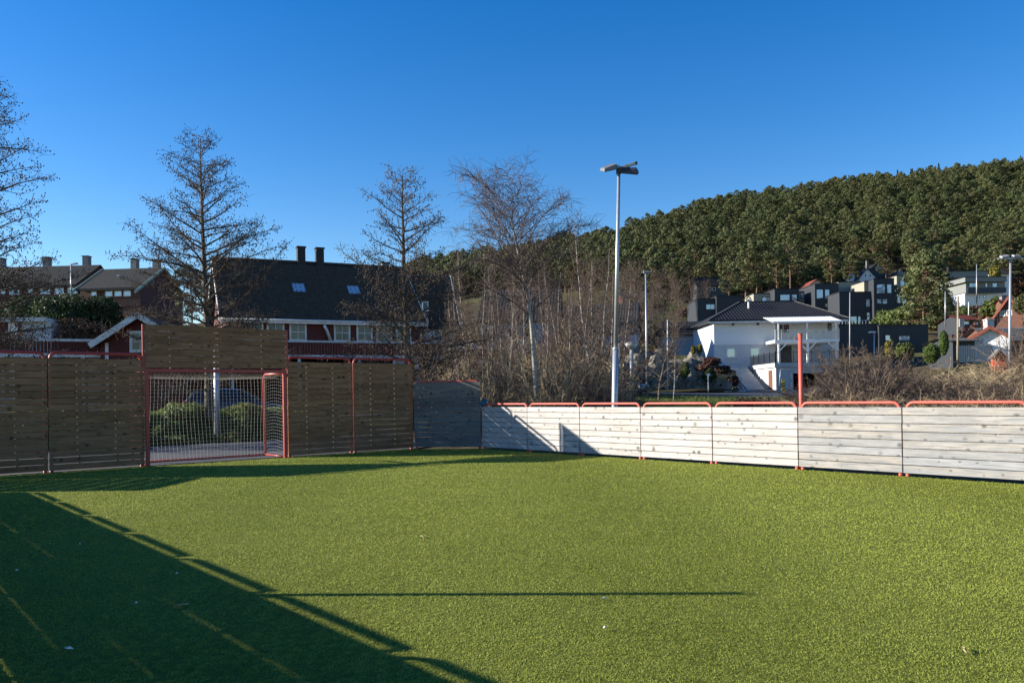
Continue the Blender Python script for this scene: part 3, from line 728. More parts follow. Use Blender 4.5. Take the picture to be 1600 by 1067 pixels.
# leafless shrubs: thicket floor and hedge row
shr = [seg_mesh('shrub', bush_segs(200 + k, 2.6, 2.2, 46, 9, .10, .013, .10, (.2, .6)), M[('twig_brown', 'twig_straw', 'twig_red')[k % 3]]) for k in range(6)]
random.seed(8)
k = 0
for row, (Z0, Z1, xs, hh, zl) in enumerate(((23.5, 26, range(742, 956, 17), (1.3, 2.3), 0), (27, 31, range(700, 960, 15), (2.0, 3.2), 0), (33, 40, range(690, 950, 17), (2.6, 4.2), 0), (45, 55, range(690, 950, 20), (3.0, 5.0), 0))):
    for x in xs:
        Z = random.uniform(Z0, Z1); H = random.uniform(*hh); i_ = (k * 7 + row) % 6; k += 1
        o = link('leafless_shrub', shr[i_], None, None, put(x + random.uniform(-5, 5), Z, -.05), (0, 0, random.uniform(0, 6.28)), (H / 2.6 * random.uniform(.8, 1.2), H / 2.6, H / 2.6))
        c_ = ('brown', 'straw-coloured', 'reddish-brown')[i_ % 3]; tag(o, 'dense ' + c_ + ' leafless shrub in the thicket under the birches', 'shrub', c_ + ' leafless shrubs of the birch thicket')
# brambles and brush behind the sunlit fence
brm = [seg_mesh('bramble', bush_segs(300 + k, 1.7, 3.0, 85, 8, .42, .006, .13, (.2, .6), tw=.0042), M[('twig_brown', 'twig_straw', 'twig_red', 'twig_straw')[k]]) for k in range(4)]
random.seed(21)
for i in range(58):
    x = random.uniform(1275, 1640); Z = random.choice((15.5, 17.5, 20, 23, 27, 31)) + random.uniform(-1, 1)
    if x < 1330 and Z < 17: Z += 4
    H = random.uniform(.75, 1.15) * (1.0 + (Z - 15) * .02); b_ = put(x, Z, -.05)
    v_ = (0, 1, 2, 3, 1)[i % 5] if x > 1450 else (0, 2, 0, 2, 3)[i % 5]; c_ = ('brown', 'straw-coloured', 'reddish-brown', 'straw-coloured')[v_]; o = link('bramble_bush', brm[v_], None, None, b_, (0, 0, random.uniform(0, 6.28)), (H * 1.05, H * 1.05, H * random.uniform(.62, .9)))
    tag(o, 'tangled ' + c_ + ' bramble bush behind the sunlit fence below the cottages', 'bush', c_ + ' brambles behind the sunlit fence')
for i, (x, Z, H) in enumerate(((1345, 22, 2.6), (1362, 24, 2.4), (1330, 25, 2.2), (1380, 26, 2.3), (1405, 28, 2.2), (1320, 30, 2.4), (1352, 29, 2.7), (1600, 30, 2.4), (1606, 33, 3.2), (1300, 50, 3.2))):
    o = link('upright_shrub', shr[(0, 2, 3)[i % 3]], None, None, put(x, Z, -.05), (0, 0, i * 1.3), (H / 2.6 * .9, H / 2.6 * .9, H / 2.6))
    tag(o, 'upright fan of thin purple-brown stems rising above the brambles', 'shrub', 'upright shrubs above the brambles')
# dry grass strip right behind the low fence, and green mounds
def grass_strip(seed, fn, n, h, wd):
    rg = np.random.default_rng(seed); P = fn(rg, n); z = terr(P[:, 0], P[:, 1]) - .03
    ht = h * rg.uniform(.4, 1.2, n); az = rg.uniform(0, 6.28, n); la = rg.uniform(0, 6.28, n); ln = ht * rg.uniform(.1, .6, n)
    V = np.empty((n, 3, 3)); w_ = wd * rg.uniform(.6, 1.3, n)
    V[:, 0] = np.stack([P[:, 0] - np.cos(az) * w_, P[:, 1] - np.sin(az) * w_, z], 1); V[:, 1] = np.stack([P[:, 0] + np.cos(az) * w_, P[:, 1] + np.sin(az) * w_, z], 1)
    V[:, 2] = np.stack([P[:, 0] + np.cos(la) * ln, P[:, 1] + np.sin(la) * ln, z + ht], 1)
    return np_mesh('grass', V.reshape(-1, 3), np.arange(n * 3).reshape(-1, 3), np.repeat(np.clip(rg.beta(2, 2, n), 0, 1), 3))
def pfs(a0, a1, b0, b1):
    def f(rg, n):
        a = rg.uniform(a0, a1, n); b = rg.uniform(b0, b1, n); return np.stack([G.x + e1.x * a + e2.x * b, G.y + e1.y * a + e2.y * b], 1)
    return f
tag(link('dry_grass', grass_strip(1, pfs(7.2, 15, -4, 16), 42000, .34, .010), M['dry_grass']), 'tall dry straw-coloured grass along the outside of the sunlit fence', 'grass', kind='stuff')
tag(link('bank_grass', grass_strip(2, pfs(-24, 9, -12.6, -7.95), 110000, .17, .018), M['bank_grass']), 'rough green grass on the low bank beyond the path', 'grass', kind='stuff')
def roadside(rg, n):
    x = rg.uniform(960, 1330, n); Z = rg.uniform(26, 49, n); return np.stack([(x - 800) / FPX * Z, Z], 1)
tag(link('roadside_grass', grass_strip(3, roadside, 45000, .26, .022), M['bank_grass']), 'patchy green and brown verge grass between the fence and the road', 'grass', kind='stuff')
lf = [meshT('low_shrub', leaf_blob(400 + k, (2.4, 2.0, 1.3), 2600, .055, .12, .3, 1), M[('shrub_rust', 'shrub_green', 'hedge')[k]]) for k in range(3)]
for x, Z, s_, k, lab in ((1178, 34, .95, 0, 'low rust-brown shrub beside the road above the fence rail'), (1212, 36, .7, 0, 'small dark brown shrub between the road and the fence'), (1290, 26, 1.0, 1, 'low olive-green shrub below the garage next to the red post'), (1275, 30, 1.15, 1, 'wide olive-green mound of leaves in front of the dark garage opening'), (1310, 33, 1.0, 1, 'olive-green mound of leaves under the terrace corner')):
    tag(link('low_shrub', lf[k], None, None, put(x, Z, .1), (0, 0, x), (s_, s_, s_ * .8)), lab, 'shrub')

# ------------------------------------------------------------------ building helpers
def window(t, x0, x1, z0, z1, y=0, nx=1, nz=1, fw=.07, frame='white', pane='glass', M_=None, mw=.035, out=.03):
    """window in the local xz plane facing -y"""
    f = MB(); I = M_ or Matrix.Identity(4)
    f.box(x0, x1, y - out, y + .02, z1 - fw, z1, I); f.box(x0, x1, y - out, y + .02, z0, z0 + fw, I)
    f.box(x0, x0 + fw, y - out + .001, y + .02, z0 + fw, z1 - fw, I); f.box(x1 - fw, x1, y - out + .001, y + .02, z0 + fw, z1 - fw, I)
    for k in range(1, nx):
        q = x0 + (x1 - x0) * k / nx; f.box(q - mw / 2, q + mw / 2, y - out + .006, y + .015, z0 + fw, z1 - fw, I)
    for k in range(1, nz):
        q = z0 + (z1 - z0) * k / nz; f.box(x0 + fw, x1 - fw, y - out + .009, y + .012, q - mw / 2, q + mw / 2, I)
    o = ob('window', f, M[frame], t)
    ob('pane', MB().box(x0 + fw * .9, x1 - fw * .9, y - .006, y + .004, z0 + fw * .9, z1 - fw * .9, I), M[pane], o)
    return o
def tiled(w_, L, pitch=.30, row=.38, amp=.036, step=.035):
    """tiled roof sheet: x across, y up the slope; real waves and steps, closed below"""
    nx = max(4, int(w_ / pitch * 4)); xs = np.linspace(0, w_, nx + 1); nr = max(2, int(L / row)); V = []; ny = 0
    for r_ in range(nr):
        for q, hz in ((0, step), (1, .0)):
            y = (r_ + q) * L / nr + (.004 if q == 0 and r_ else 0); ny += 1
            V.append(np.stack([xs, np.full_like(xs, y), amp * np.maximum(-.2, np.sin(xs / pitch * 2 * math.pi)) + hz], 1))
    V.append(np.stack([xs, np.full_like(xs, L), np.full_like(xs, -.06)], 1)); V.append(np.stack([xs, np.full_like(xs, 0), np.full_like(xs, -.06)], 1)); ny += 2
    n = nx + 1; i = (np.arange(ny - 1)[:, None] * n + np.arange(nx)[None]).ravel()
    F_ = np.stack([i, i + 1, i + n + 1, i + n], 1); k = np.arange(nx) + (ny - 1) * n
    F_ = np.concatenate([F_, np.stack([k, k + 1, np.arange(nx) + 1, np.arange(nx)], 1)])
    return np_mesh('roof', np.concatenate(V), F_)
def roof_slope(t, p0, w_, run, rise, m, back=False, name='roof', **kw):
    """slope starting at eave point p0 (local), rising towards +y (or -y when back)"""
    L = math.hypot(run, rise); a = math.atan2(rise, run)
    o = link(name, tiled(w_, L, **kw), m, t, p0)
    o.rotation_euler = (a, 0, 0) if not back else (a, 0, math.pi)
    return o
def gable_walls(w_, d, z0, ze, rise, along='x'):
    """box walls with gables; ridge along x (gables on the x ends) or along y"""
    mb = MB()
    if along == 'x':
        prof = [(0, z0), (0, ze), (d / 2, ze + rise), (d, ze), (d, z0)]
        vs = [(x, q, z) for x in (0, w_) for q, z in prof]
    else:
        prof = [(0, z0), (0, ze), (w_ / 2, ze + rise), (w_, ze), (w_, z0)]
        vs = [(q, y, z) for y in (d, 0) for q, z in prof]
    return mb.add(vs, [(0, 1, 2, 3, 4), (9, 8, 7, 6, 5)] + [(i, i + 5, (i + 1) % 5 + 5, (i + 1) % 5) for i in range(5)])
def chimney(t, x, y, z0, z1, s_=.6, m='brick_chimney', cap='tile_black'):
    c = ob('chimney', MB().box(x - s_ / 2, x + s_ / 2, y - s_ / 2, y + s_ / 2, z0, z1), M[m], t)
    ob('cap', MB().box(x - s_ * .6, x + s_ * .6, y - s_ * .6, y + s_ * .6, z1 + .001, z1 + .09), M[cap], c); return c

# ------------------------------------------------------------------ red house (dark tiles) behind the goal
rz = R(25); Z0 = 48.0; p = Vector((colx(355, Z0), Z0, 0)); W, D = 12.2, 9.0
gz = 1.0; ze = 6.55; rise = 3.95
t = thing('red_house', 'dark red timber house with steep black tiled roof, skylights and white window frames', 'house', (p.x, p.y, 0), rz)
ob('wall', gable_walls(W, D, gz - 1.5, ze, rise), M['red_wall'], t)
ov = .45; k_ = rise / (D / 2)
r1 = roof_slope(t, (-.35, -ov, ze - ov * k_ + .1), W + .7, D / 2 + ov, rise + ov * k_, M['tile_dark'])
r2 = roof_slope(t, (W + .35, D + ov, ze - ov * k_ + .1), W + .7, D / 2 + ov, rise + ov * k_, M['tile_dark'], True)
ob('ridge_cap', MB().tube([(-.36, D / 2, ze + rise + .14), (W + .36, D / 2, ze + rise + .14)], .10, 8), M['tile_dark'], t, True)
for x in (-.40, W + .36):
    for s_ in (0, 1):
        y0, y1 = (-ov, D / 2) if s_ == 0 else (D + ov, D / 2)
        ob('verge_board', MB().bar((x, y0, ze - ov * k_ + .02), (x, y1, ze + rise + .02), .05, .24), M['white_dirty'], t)
ob('fascia', MB().box(-.36, W + .36, -ov - .05, -ov - .01, ze - ov * k_ - .13, ze - ov * k_ + .07), M['white_dirty'], t)
ob('gutter', MB().tube([(-.36, -ov - .1, ze - ov * k_ + .06), (W + .36, -ov - .1, ze - ov * k_ + .06)], .06, 8), M['white_dirty'], t, True)
ob('downpipe', MB().tube([(5.75, -ov - .05, ze - .6), (5.95, -.3, ze - .9), (6.25, -.08, ze - 1.6)], .09, 8), M['white_dirty'], t, True)
for x in (1.1, 2.35, 3.7, 6.45, 7.9, 9.2, 10.5): window(t, x, x + 1.05, 4.98, 6.12, -.002, 2, 2, .11, 'white_dirty', 'glass')
for x in (5.3, 6.55): chimney(t, x, D / 2, ze + rise - .5, ze + rise + 1.1, .52, 'tile_black', 'tile_black')
chimney(t, W - .9, D / 2 + .6, ze + rise - .9, ze + rise + .45, .5)
for x in (4.7, 8.3):
    a = math.atan2(rise, D / 2); Mx = Matrix.Translation((x, 2.15, ze + 2.15 * k_ + .16)) @ Matrix.Rotation(a - math.pi / 2, 4, 'X')
    window(t, -.45, .45, -.55, .55, 0, 1, 1, .07, 'tile_grey', 'glass_bright', Mx)
# ------------------------------------------------------------------ carport row in front of the red house
rz = R(25); p = Vector((colx(0, 35.9), 35.9, 0)); LW = 22.0
t = thing('carport', 'long red carport with flat roof, red plank parapet and white trim below the red house', 'carport', (p.x, p.y, .5), rz)
zr0, zr1 = 3.05, 3.82
ob('roof', MB().box(0, LW, .12, 6.2, zr0 + .02, zr0 + .16), M['felt_grey'], t)
ob('fascia', MB().box(-.02, LW + .02, -.02, .03, zr0 - .06, zr0 + .12), M['white_dirty'], t)
ob('parapet_cap', MB().box(9.6, LW + .02, -.04, .12, zr1, zr1 + .10), M['white_dirty'], t)
ob('parapet_cap', MB().box(-.02, 4.6, -.04, .12, zr1 - .1, zr1 + .02), M['white_dirty'], t)
x = 0.0; pm = None
while x < LW - .1:
    if not (4.7 < x < 9.5):
        mb = MB().box(0, .125, .03, .055, zr0 + .121, zr1 - .001 - (.1 if x < 5 else 0)); pm = pm or None
        ob('parapet_board', mb, M['red_wall'], t, loc=(x, 0, 0))
    x += .145
for x in (.1, 3.3, 6.6, 9.9, 13.2, 16.4, 18.3, 19.6, 21.8): ob('post', MB().box(x - .07, x + .07, .04, .18, -.6, zr0 - .061), M['white_dirty'], t)
ob('back_wall', MB().box(0, LW, 5.6, 5.75, -.6, zr0), M['red_wall'], t)
for x in (6.3, 12.9, 19.4): ob('partition', MB().box(x - .05, x + .05, .5, 5.59, -.6, zr0), M['red_wall'], t)
ob('rail', MB().box(13.3, 16.3, .06, .1, .9, 1.0), M['white_dirty'], t)
ob('door_panel', MB().box(3.5, 4.9, .3, .36, -.6, zr0 - .1), M['grey_wall'], t)
ob('door_panel', MB().box(18.45, 18.95, .3, .36, -.6, zr0 - .1), M['grey_wall'], t)
# gabled shed in front of the hedge
Zs = 37.0; x0 = colx(158, Zs); w_ = 3.6; t = thing('gabled_shed', 'small red gabled shed with white verge boards and paned window beside the goal board', 'shed', (x0, Zs, .5), R(6))
zeS = at(153, 536, Zs).z - .5; rS = at(212, 495, Zs).z - .5 - zeS
ob('wall', gable_walls(w_, 3.0, -.6, zeS, rS, 'y'), M['red_wall'], t)
for s_ in (0, 1):
    q = MB(); xa, xb = (-.32, w_ / 2) if s_ == 0 else (w_ + .32, w_ / 2); za = zeS - .32 * rS / (w_ / 2)
    ob('roof', MB().bar((xa, 1.35, za + .1), (xb, 1.35, zeS + rS + .1), 3.5, .07), M['tile_dark'], t)
    ob('verge_board', MB().bar((xa, -.42, za + .06), (xb, -.42, zeS + rS + .06), .05, .26), M['white_dirty'], t)
window(t, 1.3, 2.25, zeS - .45, zeS + .55, -.002, 2, 2, .13, 'white_dirty', 'glass')
ob('corner_board', MB().box(.22, .36, -.03, .0, -.6, zeS), M['white_dirty'], t)
# raised garden wall with pale panels left of the hedge
t = thing('garage', 'pale garage with red corner boards and flat white roof edge beside the dark hedge', 'garage', (colx(-70, 46), 46, 2.0), R(8))
ob('wall', MB().box(0, 5.2, 0, 5, -1.5, 4.1), M['grey_wall'], t); ob('roof', MB().box(-.3, 5.0, -.3, 5.2, 4.11, 4.35), M['white_dirty'], t)
ob('door', MB().box(2.9, 3.4, -.03, 0, 1.0, 4.0), M['white'], t); ob('corner_board', MB().box(2.3, 2.88, -.02, 0, 0, 4.09), M['red_wall'], t); ob('corner_board', MB().box(3.42, 3.6, -.02, 0, 0, 4.09), M['red_wall'], t)
# hedge
for k, (x, Z, sx, sy, sz, y) in enumerate(((50, 50, 3.6, 2.4, 2.6, 505), (95, 49, 3.6, 2.4, 2.9, 510), (140, 49.5, 3.6, 2.4, 2.7, 510), (20, 51, 3.2, 2.4, 2.0, 500), (110, 48, 5.4, 2.4, 2.2, 540), (165, 50, 2.0, 2.2, 2.6, 508))):
    q = at(x, y, Z); me = meshT('hedge', leaf_blob(500 + k, (sx, sy, sz), 5200, .085, .10, .22), M['hedge'] if k != 4 else M['shrub_rust'])
    tag(link('hedge_bush', me, None, None, q - Vector((0, 0, sz * .35))), 'dark evergreen hedge bush on the slope above the carport' if k != 4 else 'brownish leafy shrub hanging below the dark evergreen hedge', 'hedge', 'evergreen hedge bushes above the carport' if k != 4 else None)
# ------------------------------------------------------------------ terrace row on the left skyline
def row(label, xa, xb, Zr, depth, y_e, y_r, wins, verge, rot, gable=False):
    s_ = px(Zr); p = Vector((colx(xa, Zr), Zr, 0)); W = (xb - xa) / s_ / math.cos(rot)
    hz = lambda y, x: at(x, y, Zr).z
    ze = hz(y_e, (xa + xb) / 2); zr = at((xa + xb) / 2, y_r, Zr + depth / 2).z; rise = zr - ze
    t = thing('terrace_house', label, 'house', (p.x, p.y, 0), rot)
    ob('wall', gable_walls(W, depth, ze - 6, ze, rise), M['redbrown_wall'], t); k_ = rise / (depth / 2); o_ = .5
    roof_slope(t, (-.2, -o_, ze - o_ * k_ + .1), W + .5, depth / 2 + o_, rise + o_ * k_, M['tile_grey'], amp=.03)
    roof_slope(t, (W + .3, depth + o_, ze - o_ * k_ + .1), W + .5, depth / 2 + o_, rise + o_ * k_, M['tile_grey'], True, amp=.03)
    ob('fascia', MB().box(-.2, W + .3, -o_ - .06, -o_, ze - o_ * k_ - .18, ze - o_ * k_ + .08), M['tile_dark'], t)
    for x in ((W + .33, -.24) if verge else ()):
        ob('verge_board', MB().bar((x, -o_ - 1.3, ze - (o_ + 1.3) * k_ + .06), (x, depth / 2, zr + .06), .08, .3), M['verge_green'], t)
        ob('verge_board', MB().bar((x, depth + o_, ze - o_ * k_ + .06), (x, depth / 2, zr + .06), .08, .3), M['verge_green'], t)
    for (a, b, y0, y1) in wins:
        window(t, (a - xa) / s_, (b - xa) / s_, hz(y1, a), hz(y0, a), -.002, 1, 1, .08, 'white_dirty', 'glass_bright')
    return t, W, ze, zr, depth
t, W, ze, zr, dp = row('red-brown terrace house at the end of the row with green verge boards and gable', 128, 226, 95, 10, 449, 422, ((146, 155, 453, 464), (169, 181, 453, 464), (184, 196, 453, 464), (199, 211, 453, 464)), True, R(-5))
chimney(t, 3.6, 5.6, zr - 1, zr + 1.3, .75); chimney(t, W - .9, 5.4, zr - 1, zr + 1.1, .75)
ob('roof_vent', MB().box(3.0, 3.3, 2.6, 2.9, zr - 1.9, zr - 1.0), M['white_dirty'], t); ob('band', MB().box(.3, W, -.06, -.002, ze - 2.3, ze - 1.5), M['brown_wall'], t)
t, W, ze, zr, dp = row('long red-brown terrace house further along the row with three chimneys', -70, 126, 97, 10, 446, 419, ((1, 14, 449, 461), (20, 37, 449, 462), (50, 58, 449, 459), (70, 86, 449, 461), (93, 108, 449, 461), (114, 130, 449, 461)), False, R(-3))
for x in (8.2, 13.4, 2.2): chimney(t, x, 5.5, zr - 1, zr + 1.25, .75)
# ------------------------------------------------------------------ pale houses behind the thicket
def simple_house(label, xa, xb, Z, depth, y_b, y_e, y_r, wall, roof, rot=0, along='x', wins=(), frame='white', pane='glass', verge=None, oh=.4, name='house', cat='house', amp=.03, chim=()):
    s_ = px(Z); p = Vector((colx(xa, Z), Z, 0)); W = (xb - xa) / s_ / math.cos(rot); xm = (xa + xb) / 2
    zb, ze = at(xm, y_b, Z).z, at(xm, y_e, Z).z
    rise = at(xm, y_r, Z + (depth / 2 if along == 'x' else 0)).z - ze
    t = thing(name, label, cat, (p.x, p.y, 0), rot); zlow = min(zb, tz(p.x, p.y + depth / 2), tz(p.x + W, p.y)) - 1.0
    ob('wall', gable_walls(W, depth, zlow, ze, rise, along), M[wall], t)
    if along == 'x':
        k_ = rise / (depth / 2)
        roof_slope(t, (-.3, -oh, ze - oh * k_ + .08), W + .6, depth / 2 + oh, rise + oh * k_, M[roof], amp=amp)
        roof_slope(t, (W + .3, depth + oh, ze - oh * k_ + .08), W + .6, depth / 2 + oh, rise + oh * k_, M[roof], True, amp=amp)
        if verge:
            for x in (-.33, W + .33):
                ob('verge_board', MB().bar((x, -oh, ze - oh * k_), (x, depth / 2, ze + rise), .06, .25), M[verge], t); ob('verge_board', MB().bar((x, depth + oh, ze - oh * k_), (x, depth / 2, ze + rise), .06, .25), M[verge], t)
    else:
        k_ = rise / (W / 2)
        for s2 in (0, 1):
            xa_, xb_ = (-oh, W / 2) if s2 == 0 else (W + oh, W / 2); za = ze - oh * k_
            ob('roof', MB().bar((xa_, depth / 2, za + .12), (xb_, depth / 2, ze + rise + .12), depth + .8, .1), M[roof], t)
            if verge: ob('verge_board', MB().bar((xa_, -.44, za + .08), (xb_, -.44, ze + rise + .08), .06, .26), M[verge], t)
    for wn_ in wins:
        a, b, y0, y1 = wn_[:4]; nx = wn_[4] if len(wn_) > 4 else 1
        window(t, (a - xa) / s_, (b - xa) / s_, at(a, y1, Z).z, at(a, y0, Z).z, -.002, nx, 1, .09, frame, pane)
    for cx, cy, hh in chim: chimney(t, cx, cy, ze + rise - 1.2, ze + rise + hh, .6)
    return t, W, ze, rise
simple_house('white gabled house with dark roof between the red house and the birches', 628, 712, 62, 8, 560, 505, 430, 'white_siding', 'tile_dark', R(14), 'x', ((662, 672, 470, 486), (690, 700, 508, 524)), verge='white')
simple_house('pale grey house half hidden behind the birch thicket', 752, 872, 78, 9, 600, 500, 455, 'grey_wall', 'tile_grey', R(-6), 'x', ((770, 780, 510, 528), (796, 806, 510, 528), (822, 832, 510, 528), (770, 780, 550, 568), (822, 832, 550, 568)))
simple_house('low pale house behind the thicket beside the floodlight mast', 880, 990, 86, 9, 585, 520, 478, 'grey_wall', 'tile_grey', R(-12), 'x', ((900, 912, 530, 545), (930, 942, 530, 545)))
simple_house('low white bungalow with black roof beside the white hip-roofed house', 1030, 1098, 92, 8, 560, 523, 505, 'grey_wall', 'tile_black', R(-14), 'x', (), chim=())
# red balcony shed with white rails at the end of the carport
t = thing('balcony_shed', 'red shed with roof terrace, white rails and pale door at the end of the carport', 'shed', (colx(711, 43), 43, .6), R(4))
zt = at(711, 565, 43).z - .6; zr = at(711, 545, 43).z - .6
ob('wall', MB().box(0, 1.9, .3, 4, -.8, zt - .1), M['grey_wall'], t); ob('roof', MB().box(-.1, 2.45, -.1, 4.2, zt - .1, zt + .08), M['white_dirty'], t)
ob('handrail', MB().box(-.1, 2.2, -.05, .05, zr - .08, zr + .06), M['white_dirty'], t); ob('panel', MB().box(.95, 2.2, .0, .04, zt + .081, zr - .081), M['red_wall'], t)
for k in range(7): ob('baluster', MB().box(k * .13, k * .13 + .05, .0, .04, zt + .081, zr - .081), M['white_dirty'], t)
ob('post', MB().box(2.2, 2.3, 0, .1, -.8, zt - .101), M['white_dirty'], t); ob('door', MB().box(.2, 1.6, .26, .299, -.8, zt - .55), M['white_dirty'], t)
tag(ob('parasol', MB().add([(0, 0, .25), (-.62, 0, 0), (0, -.5, 0), (.25, 0, .3), (.42, 0, 0), (0, .5, 0)], [(0, 1, 2), (0, 2, 4, 3), (0, 3, 4, 5), (0, 5, 1), (1, 5, 4, 2)]), M['white'], loc=at(738, 543, 43.5)), 'small white folded cover lying on the red shed terrace rail', 'cover')

# leafy ground cover on the bank behind the goal
random.seed(17); gc = [meshT('bank_shrub', leaf_blob(880 + k, (1.9, 1.5, 1.0), 2600, .05, .14, .25, 1), M[m_]) for k, m_ in enumerate(('shrub_green', 'bank_grass', 'bank_grass'))]
for i in range(22):
    q = pf(-7.5 + i * .72 + random.uniform(-.2, .2), -8.75 - (i % 3) * .75); q.z = tz(q.x, q.y) - .12; s2 = random.uniform(.8, 1.15)
    tag(link('bank_shrub', gc[i % 3], None, None, q, (0, 0, i * 1.7), (s2, s2, s2 * random.uniform(.7, 1.0))), 'low leafy green shrub covering the bank beyond the path', 'shrub', 'leafy shrubs on the bank behind the goal')
# ------------------------------------------------------------------ white hip-roofed house with garage terrace
ZW = 80.0; s_ = px(ZW); X0 = colx(1117, ZW); lx = lambda x, Z=ZW: colx(x, Z) - X0; hz = lambda y, Z=ZW, x=1215: at(x, y, Z).z
t = thing('white_house', 'white two-storey house with black hip roof, covered balcony and garage terrace', 'house', (X0, ZW, 0), 0)
zE, zM, zB = hz(499), hz(537.5), hz(566); W = lx(1313); D = 9.0
ob('wall', MB().box(0, lx(1213), 0, D, zM + .002, zE), M['white_siding'], t)
ob('wall', MB().box(lx(1213), W, 1.6, D - .01, zM + .002, zE - .002), M['white_siding'], t)
ob('base_wall', MB().box(.03, lx(1213), .04, D - .04, zB - 3.2, zM), M['white_brick'], t)
ob('base_wall', MB().box(lx(1213), W - .03, 1.64, D - .05, zB - 3.2, zM - .002), M['white_brick'], t)
oh = .7; xl, xr = -oh, W + oh; yl, yr = -oh, D + oh; zR = hz(471.5, ZW + D / 2); ra, rb = lx(1158, ZW + 4.5), lx(1243, ZW + 4.5); zo = zE - .05
ob('roof', MB().add([(xl, yl, zo), (xr, yl, zo), (xr, yr, zo), (xl, yr, zo), (ra, D / 2, zR), (rb, D / 2, zR), (xl, yl, zo - .12), (xr, yl, zo - .12), (xr, yr, zo - .12), (xl, yr, zo - .12)],
   [(0, 1, 5, 4), (1, 2, 5), (2, 3, 4, 5), (3, 0, 4), (0, 6, 7, 1), (1, 7, 8, 2), (2, 8, 9, 3), (3, 9, 6, 0), (9, 8, 7, 6)]), M['tile_black'], t)
rib = MB(); x = xl + .15
while x < xr:
    f = 1.0
    if x < ra: f = (x - xl) / (ra - xl)
    if x > rb: f = (xr - x) / (xr - rb)
    if f > .03: rib.bar((x, yl, zo + .03), (x, yl + (D / 2 - yl) * f, zo + (zR - zo) * f + .03), .12, .06)
    x += .33
ob('roof_tiles', rib, M['tile_black'], t)
for a, b in (((xl, yl), (ra, D / 2)), ((xr, yl), (rb, D / 2))): ob('hip_ridge', MB().bar((*a, zo + .05), (*b, zR + .05), .2, .1), M['tile_grey'], t)
ob('ridge', MB().bar((ra, D / 2, zR + .05), (rb, D / 2, zR + .05), .2, .1), M['tile_black'], t)
ob('soffit', MB().box(xl + .05, xr - .05, yl + .02, yl + .06, zo - .3, zo - .125), M['white_dirty'], t)
ob('roof_vent', MB().tube([(lx(1184), 2.6, zR - 1.3), (lx(1184), 2.6, zR - .1)], .10, 8).box(lx(1184) - .3, lx(1184) + .3, 2.4, 2.8, zR - .1, zR + .02), M['white_dirty'], t)
ob('roof_hood', MB().tube([(lx(1188), 3.4, zR - .6), (lx(1188), 3.4, zR + .2)], .09, 8).tube([(lx(1188) - .25, 3.4, zR + .2), (lx(1188), 3.4, zR + .5), (lx(1188) + .25, 3.4, zR + .2)], .07, 8), M['lamp_black'], t)
for a, b, y0, y1 in ((1144, 1150, 502, 509), (1183, 1189, 502, 508.5)): window(t, lx(a), lx(b), hz(y1), hz(y0), -.002, 1, 1, .06, 'white_dirty')
for a, b, y0, y1 in ((1136, 1151, 542, 558), (1173, 1189, 542, 558)):
    o = window(t, lx(a), lx(b), hz(y1), hz(y0), .038, 1, 1, .12, 'white_dirty', 'glass_bright'); ob('sill', MB().box(lx(a) - .1, lx(b) + .1, -.08, .03, hz(y1) - .14, hz(y1) - .02), M['concrete'], o)
for a, b, y0, y1 in ((1225, 1233, 506, 518), (1235, 1243, 506, 518), (1305, 1311, 504, 516)): window(t, lx(a), lx(b), hz(y1), hz(y0), 1.598, 1, 1, .1, 'brown_wall')
# canopy, balcony, posts
zc = hz(503, 77); xa, xb = lx(1213, 77), lx(1313, 77)
can = MB(); n = 44
for i in range(n): can.bar((xa - .3 + (xb - xa + .6) * i / n, -3.2, zc), (xa - .3 + (xb - xa + .6) * i / n, -.5, zc + .66), (xb - xa + .6) / n * .7, .05)
can.box(xa - .3, xb + .3, -3.25, -3.15, zc - .12, zc - .03); ob('canopy', can, M['metal_white'], t)
zd = hz(531, 77)
ob('balcony_floor', MB().box(xa - .05, xb, -3.0, 1.59, zd - .28, zd), M['white'], t)
rl = MB()
for k in range(5): rl.box(xa, xb, -2.98, -2.95, zd + .22 + k * .17, zd + .26 + k * .17)
for k in range(11): rl.box(xa + (xb - xa) * k / 10 - .02, xa + (xb - xa) * k / 10 + .02, -3.0, -2.93, zd + .001, zd + .98)
ob('balcony_rail', rl, M['white_dirty'], t)
zT = hz(567, 72)
for x in (1219, 1264, 1309):
    q = lx(x, 77); ob('post', MB().box(q - .09, q + .09, -2.95, -2.77, zT, zd - .281), M['white'], t)
    if x > 1219: ob('brace', MB().bar((q - .09, -2.86, zd - 1.0), (q - .8, -2.86, zd - .3), .09, .1), M['white'], t)
    if x < 1309: ob('brace', MB().bar((q + .09, -2.86, zd - 1.0), (q + .8, -2.86, zd - .3), .09, .1), M['white'], t)
    ob('upper_post', MB().box(q - .06, q + .06, -2.92, -2.8, zd + .002, zc - .12), M['white'], t)
ob('entrance', MB().box(lx(1226), lx(1246), 1.5, 1.62, zT, hz(540)), M['concrete_dark'], t)
